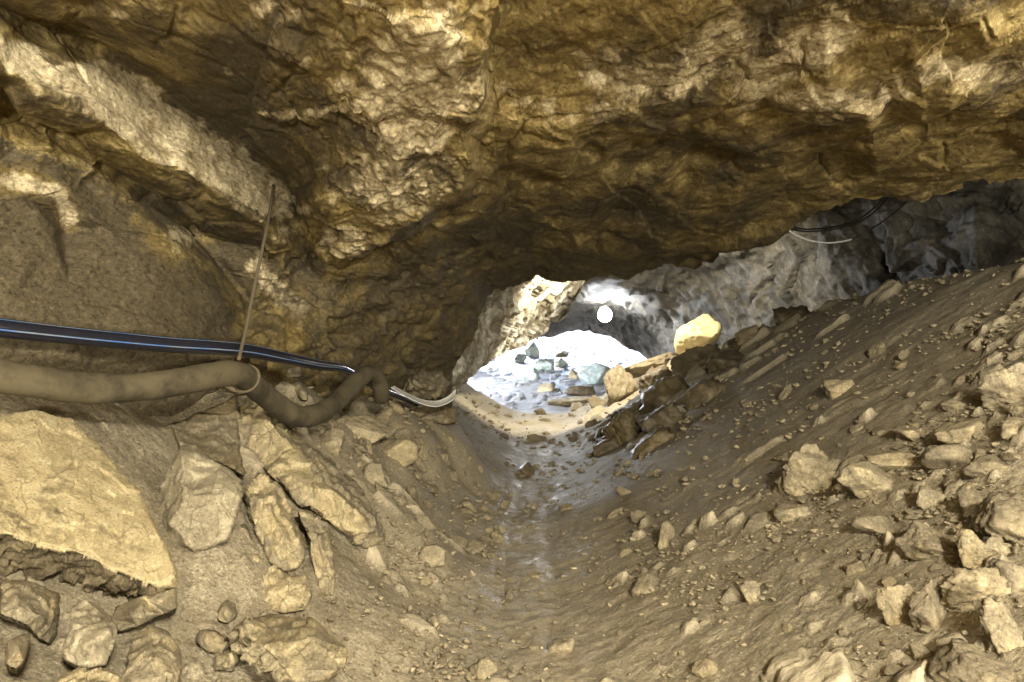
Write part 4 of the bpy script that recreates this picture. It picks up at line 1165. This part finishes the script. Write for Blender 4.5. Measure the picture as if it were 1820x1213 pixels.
GF = 'blocks on the bright far chamber floor'
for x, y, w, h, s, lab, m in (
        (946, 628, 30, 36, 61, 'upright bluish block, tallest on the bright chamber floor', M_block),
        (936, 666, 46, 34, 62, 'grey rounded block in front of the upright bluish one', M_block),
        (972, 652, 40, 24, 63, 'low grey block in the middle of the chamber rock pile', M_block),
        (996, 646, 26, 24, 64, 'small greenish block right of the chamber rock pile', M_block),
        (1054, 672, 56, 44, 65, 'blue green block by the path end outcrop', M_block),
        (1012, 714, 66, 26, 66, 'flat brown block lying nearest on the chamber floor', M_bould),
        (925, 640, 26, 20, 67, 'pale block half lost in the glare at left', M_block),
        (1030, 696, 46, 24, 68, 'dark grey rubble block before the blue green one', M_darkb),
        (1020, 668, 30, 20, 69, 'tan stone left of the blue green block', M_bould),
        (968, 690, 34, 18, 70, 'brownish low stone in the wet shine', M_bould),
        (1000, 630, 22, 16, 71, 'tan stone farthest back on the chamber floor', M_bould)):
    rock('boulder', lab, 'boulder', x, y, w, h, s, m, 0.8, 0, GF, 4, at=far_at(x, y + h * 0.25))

# ------------------------------------------------------------------ loose stones: individuals, then gravel as stuff
rnd = random.Random(5)
protos = []
for k in range(12):
    dims = (1.0, rnd.uniform(0.6, 0.9), rnd.uniform(0.35, 0.75))
    me = rock_mesh('stone', 500 + k * 7, 3, 9 + k % 4, 0.11, dims, True)
    me.materials.append(M_stone)
    protos.append(me)
gp = np.random.RandomState(8)


def slope_normal(X, Y):
    e = 0.05
    X, Y = np.array([X]), np.array([Y])
    zx = (floor_base(X + e, Y) - floor_base(X - e, Y)) / (2 * e)
    zy = (floor_base(X, Y + e) - floor_base(X, Y - e)) / (2 * e)
    return Vector((-float(zx[0]), -float(zy[0]), 1)).normalized()


def scatter(n, poly, smin, smax, label, group, bias=None, seed=0):
    r = random.Random(seed)
    xs = [p[0] for p in poly]
    ys = [p[1] for p in poly]
    first, c = None, 0
    while c < n:
        x, y = r.uniform(min(xs), max(xs)), r.uniform(min(ys), max(ys))
        if not in_poly(np.array([x]), np.array([y]), poly)[0]:
            continue
        p = floor_at(x, y)
        if p.y > 14.4 or (bias and r.random() > bias(x, y)):
            continue
        size = smin * (smax / smin) ** (r.random() ** 1.7) * p.y / FPX * 0.5
        if first is None:
            o = bpy.data.objects.new('stone', protos[r.randrange(12)])
            first = o
        else:
            o = first.copy()
            o.data = protos[r.randrange(12)]
        nn = slope_normal(p.x, p.y)
        q = nn.to_track_quat('Z', 'Y').to_matrix().to_4x4() @ Matrix.Rotation(r.uniform(0, 6.28), 4, 'Z') @ Matrix.Rotation(r.uniform(-0.5, 0.5), 4, 'X')
        o.matrix_world = Matrix.Translation(p + nn * (size * 0.12 + 0.010)) @ q @ Matrix.Scale(size, 4)
        C.objects.link(o)
        tag(o, label, 'stone', group)
        c += 1


scatter(105, [(1040, 1250), (1080, 900), (1250, 760), (1500, 640), (1820, 560), (1850, 1250)], 12, 48, 'loose tan stone scattered on the right mud slope', 'loose stones on the right slope',
        lambda x, y: 0.25 + 0.75 * min(1, max(0, (x - 1100) / 600)), 3)
scatter(76, [(560, 760), (700, 720), (830, 760), (900, 900), (880, 1010), (760, 1010), (690, 930), (640, 830)], 12, 42, 'loose brown stone in the rubble of the left bank', 'rubble on the left bank', None, 4)
scatter(22, [(640, 1250), (700, 1000), (880, 1000), (960, 1250)], 9, 26, 'loose small stone on the smooth mud left of the path', 'stones on the mud left of the path', None, 6)
scatter(30, [(828, 712), (880, 735), (1050, 735), (1075, 780), (1040, 800), (880, 800)], 8, 26, 'loose stone at the lit far end of the path', 'stones at the far end of the path', None, 17)
scatter(26, [(860, 1230), (900, 880), (920, 780), (990, 780), (1040, 900), (1060, 1230)], 8, 26, 'loose stone lying on the trodden wet path', 'stones on the path', None, 7)
scatter(22, [(1090, 850), (1240, 680), (1420, 560), (1520, 600), (1300, 760), (1150, 860)], 9, 26, 'dark stone on the dim far part of the right slope', 'stones on the dim upper slope', None, 9)


def gravel():
    r = random.Random(12)
    base = []
    for k in range(6):
        me = rock_mesh('g', 900 + k, 1, 9, 0.1, (1, 0.7, 0.45))
        v = np.empty(len(me.vertices) * 3, np.float32)
        me.vertices.foreach_get('co', v)
        f = np.array([list(p.vertices) for p in me.polygons])
        base.append((v.reshape(-1, 3), f))
        bpy.data.meshes.remove(me)
    rs = np.random.RandomState(4)
    n = 90000
    Y = 1.0 / rs.uniform(1 / 14.3, 1 / 1.7, n)
    X = rs.uniform(-0.36, 0.70, n) * Y
    Z = floor_base(X, Y)
    P = np.stack([X, Y, Z], 1)
    lat = X - 0.03 * Y
    dens = sstep(-0.08, 0.30, fbm(P, 0.9, 3, 9)) + 0.5 * sstep(0.0, 0.35, fbm(P, 3.0, 2, 19)) + 0.55 * sstep(-0.25, -0.6, lat) * sstep(3.4, 4.6, Y) + 0.12 + 0.5 * sstep(0.8, 1.6, lat) * sstep(5.0, 7.0, Y)
    dens = dens * (1 - 0.15 * np.exp(-(lat / 0.3) ** 2)) * sstep(0.75, 0.55, lat / np.maximum(Y, 1) + 0.0)
    keep = np.nonzero(rs.rand(n) < 0.34 * dens)[0][:14000]
    V, F, PA, MU, off = [], [], [], [], 0
    for k in keep:
        s = 2.6 * (15.0 / 2.6) ** (r.random() ** 1.9) * Y[k] / FPX * 0.62
        v, f = base[r.randrange(6)]
        R = np.array((Matrix.Rotation(r.uniform(0, 6.28), 3, 'Z') @ Matrix.Rotation(r.uniform(-0.9, 0.9), 3, 'X')))
        V.append(v @ R.T * s + P[k] + np.array([0, 0, 0.008 + s * 0.12]))
        F.append(f + off)
        off += len(v)
        PA.append(np.full(len(v), r.uniform(0.0, 0.55)))
        MU.append(np.full(len(v), r.uniform(0.0, 0.8)))
    o = mesh_object('gravel', np.concatenate(V), np.concatenate(F), M_grav, False, None, {'pale': np.concatenate(PA), 'mud': np.concatenate(MU)})
    return tag(o, 'fine gravel and chips strewn over the mud slopes and path', 'gravel', None, 'stuff')


gravel()

# ------------------------------------------------------------------ hose, pipe, cord, strip, cables, lamp
def catmull(pts, n=12):
    P = [np.array(p, float) for p in pts]
    P = [2 * P[0] - P[1]] + P + [2 * P[-1] - P[-2]]
    out = []
    for k in range(1, len(P) - 2):
        for i in range(n):
            t = i / n
            a, b, c, d = P[k - 1], P[k], P[k + 1], P[k + 2]
            out.append(0.5 * (2 * b + (c - a) * t + (2 * a - 5 * b + 4 * c - d) * t * t + (3 * b - a - 3 * c + d) * t ** 3))
    out.append(P[-2])
    return np.array(out)


def tube(name, path, rad_, mat, parent=None, ns=20, arc=None, bump=0.0, seed=0, closed=False):
    T = np.gradient(path, axis=0)
    T /= np.linalg.norm(T, axis=1, keepdims=True)
    up = np.array([0, 0, 1.0])
    S = np.cross(T, up)
    S /= np.linalg.norm(S, axis=1, keepdims=True) + 1e-9
    U = np.cross(S, T)
    rr = np.full(len(path), rad_) if np.isscalar(rad_) else np.asarray(rad_)
    a = np.linspace(0, 2 * math.pi, ns, endpoint=False) if arc is None else np.linspace(arc[0], arc[1], ns)
    V = path[:, None] + rr[:, None, None] * (np.cos(a)[None, :, None] * S[:, None] + np.sin(a)[None, :, None] * U[:, None])
    V = V.reshape(-1, 3)
    if bump:
        V = V + bump * np.stack([fbm(V, 9, 3, seed), fbm(V, 9, 3, seed + 1), fbm(V, 9, 3, seed + 2)], 1)
    F = []
    m = len(path)
    kk = ns if arc is None else ns - 1
    for i in range(m - 1):
        for k in range(kk):
            F.append((i * ns + k, i * ns + (k + 1) % ns, (i + 1) * ns + (k + 1) % ns, (i + 1) * ns + k))
    if arc is None and not closed:
        F.append(tuple(range(ns))[::-1])
        F.append(tuple((m - 1) * ns + k for k in range(ns)))
    return mesh_object(name, V, F, mat, True, parent)


def pxs(*pts):
    return [px(*p)[:] for p in pts]


hose_path = catmull(pxs((-420, 625, 2.25), (-200, 640, 2.42), (0, 668, 2.68), (80, 681, 2.80), (160, 690, 2.93), (250, 688, 3.08), (330, 677, 3.25), (400, 664, 3.45), (432, 670, 3.58), (460, 694, 3.72), (490, 718, 3.88), (520, 737, 4.02), (545, 741, 4.15), (572, 733, 4.35), (600, 712, 4.6), (622, 690, 4.85), (640, 672, 5.05), (655, 665, 5.2), (668, 672, 5.32), (676, 690, 5.4), (678, 706, 5.5)), 10)
hr = np.full(len(hose_path), 0.055)
h = tube('hose', hose_path, hr, M_hose, ns=28, bump=0.011, seed=41)
tag(h, 'thick mud coated hose sagging along the left wall and bending up at its end', 'hose')
k0 = 85
c1 = tube('hose_clamp', hose_path[82:84] * np.array([1, 1, 1]), 0.058, M_rope, h, 24)
pipe_path = catmull(pxs((-420, 545, 2.35), (-200, 560, 2.55), (0, 583, 2.82), (100, 594, 3.0), (200, 604, 3.2), (300, 613, 3.42), (380, 618, 3.62), (440, 624, 3.85), (500, 636, 4.15), (560, 648, 4.6), (600, 653, 4.95), (622, 661, 5.2), (650, 678, 5.6), (690, 697, 6.1), (720, 709, 6.5), (740, 718, 6.8)), 10)
pr = np.interp(np.arange(len(pipe_path)), [0, 80, 115, len(pipe_path)], [0.034, 0.032, 0.024, 0.023])
pp = tube('water_pipe', pipe_path, pr, M_pipe, ns=20)
tag(pp, 'black plastic water pipe with two blue stripes running above the thick hose', 'pipe')
for a in (0.95, -0.25):
    st = tube('stripe', pipe_path, pr * 1.02, M_blue, pp, 4, arc=(a - 0.075, a + 0.075))

# cord: hangs from the ceiling and loops round the hose
cp = catmull(pxs((486, 330, 4.55), (478, 385, 4.35), (470, 425, 4.18), (450, 520, 3.95), (436, 590, 3.78), (424, 640, 3.62)), 8)
cord = tube('cord', cp, 0.0085, M_rope, ns=8)
tag(cord, 'thin tan cord hung from the ceiling ledge and tied to the hose', 'cord')
ctr = hose_path[82]
tn = hose_path[83] - hose_path[81]
tn /= np.linalg.norm(tn)
s1_ = np.cross(tn, (0, 0, 1)); s1_ /= np.linalg.norm(s1_)
u1_ = np.cross(s1_, tn)
aa = np.linspace(0, 2 * math.pi, 28)
tube('loop', np.array([ctr + 0.061 * (math.cos(t) * s1_ + math.sin(t) * u1_) for t in aa]), 0.0045, M_rope, cord, 8)

# pale strip: a curved length of split plastic pipe
def strip():
    c = catmull(pxs((698, 688, 6.05), (725, 704, 6.2), (752, 716, 6.35), (775, 721, 6.45), (795, 716, 6.55), (809, 707, 6.6)), 8)
    n = len(c)
    w = np.interp(np.arange(n), [0, n * .35, n * .7, n - 1], [0.004, 0.012, 0.04, 0.062])
    V, F = [], []
    m = 9
    for layer in (0, 1):
        for i in range(n):
            for k in range(m):
                t = k / (m - 1)
                cu = (2 * t - 1)
                V.append((c[i][0], c[i][1] + (t - 0.5) * 0.16 + layer * 0.0, c[i][2] + (t - 0.2) * w[i] + 0.2 * w[i] * cu * cu - layer * 0.006))
    nn = n * m
    for i in range(n - 1):
        for k in range(m - 1):
            a, b, d, e = i * m + k, i * m + k + 1, (i + 1) * m + k + 1, (i + 1) * m + k
            F += [(a, b, d, e), (nn + a, nn + e, nn + d, nn + b)]
    for i in range(n - 1):
        for k in (0, m - 1):
            a, e = i * m + k, (i + 1) * m + k
            F.append((a, e, nn + e, nn + a))
    for i in (0, n - 1):
        for k in range(m - 1):
            a, b = i * m + k, i * m + k + 1
            F.append((a, b, nn + b, nn + a))
    o = mesh_object('plastic_strip', V, F, M_strip)
    return tag(o, 'curled pale plastic strip lying where the black pipe ends', 'strip')


strip()

GC = 'cables slung across the dark right wall'
for lab, m, r_, pts in (
        ('upper of the two black cables sagging before the far right wall', M_cableb, 0.009, ((1408, 405, 8.6), (1440, 408, 8.5), (1490, 402, 8.3), (1530, 388, 8.1), (1572, 352, 7.9), (1600, 318, 7.8))),
        ('lower of the two black cables sagging before the far right wall', M_cableb, 0.008, ((1405, 408, 8.7), (1440, 412, 8.6), (1500, 404, 8.4), (1545, 384, 8.2), (1580, 350, 8.0), (1610, 318, 7.9))),
        ('black cable rising beyond the end of the white cable', M_cableb, 0.008, ((1512, 428, 8.75), (1545, 410, 8.7), (1585, 382, 8.5), (1612, 358, 8.3), (1640, 330, 8.2))),
        ('thin white cable drooping in a shallow arc at right', M_cablew, 0.0085, ((1400, 408, 8.6), (1415, 418, 8.6), (1440, 428, 8.6), (1470, 432, 8.65), (1495, 430, 8.7), (1514, 426, 8.75)))):
    tag(tube('cable', catmull(pxs(*pts), 8), r_, m, ns=8), lab, 'cable', GC)

lp = bpy.data.objects.new('ceiling_lamp', None)
lp.location = px(1075, 560, 16.4)
C.objects.link(lp)
tag(lp, 'round white lamp glaring from the far chamber roof', 'lamp')


def ball(name, r, mat, parent, sq=(1, 1, 1), off=(0, 0, 0)):
    bm = bmesh.new()
    bmesh.ops.create_uvsphere(bm, u_segments=28, v_segments=16, radius=r)
    for v in bm.verts:
        v.co = Vector((v.co.x * sq[0] + off[0], v.co.y * sq[1] + off[1], v.co.z * sq[2] + off[2]))
    me = bpy.data.meshes.new(name)
    bm.to_mesh(me)
    bm.free()
    me.polygons.foreach_set('use_smooth', np.full(len(me.polygons), True))
    me.materials.append(mat)
    o = bpy.data.objects.new(name, me)
    C.objects.link(o)
    o.parent = parent
    return o


ball('globe', 0.14, M_globe, lp)
ball('lamp_base', 0.10, M_base, lp, (1, 1, 0.8), (0, 0.12, 0.12))
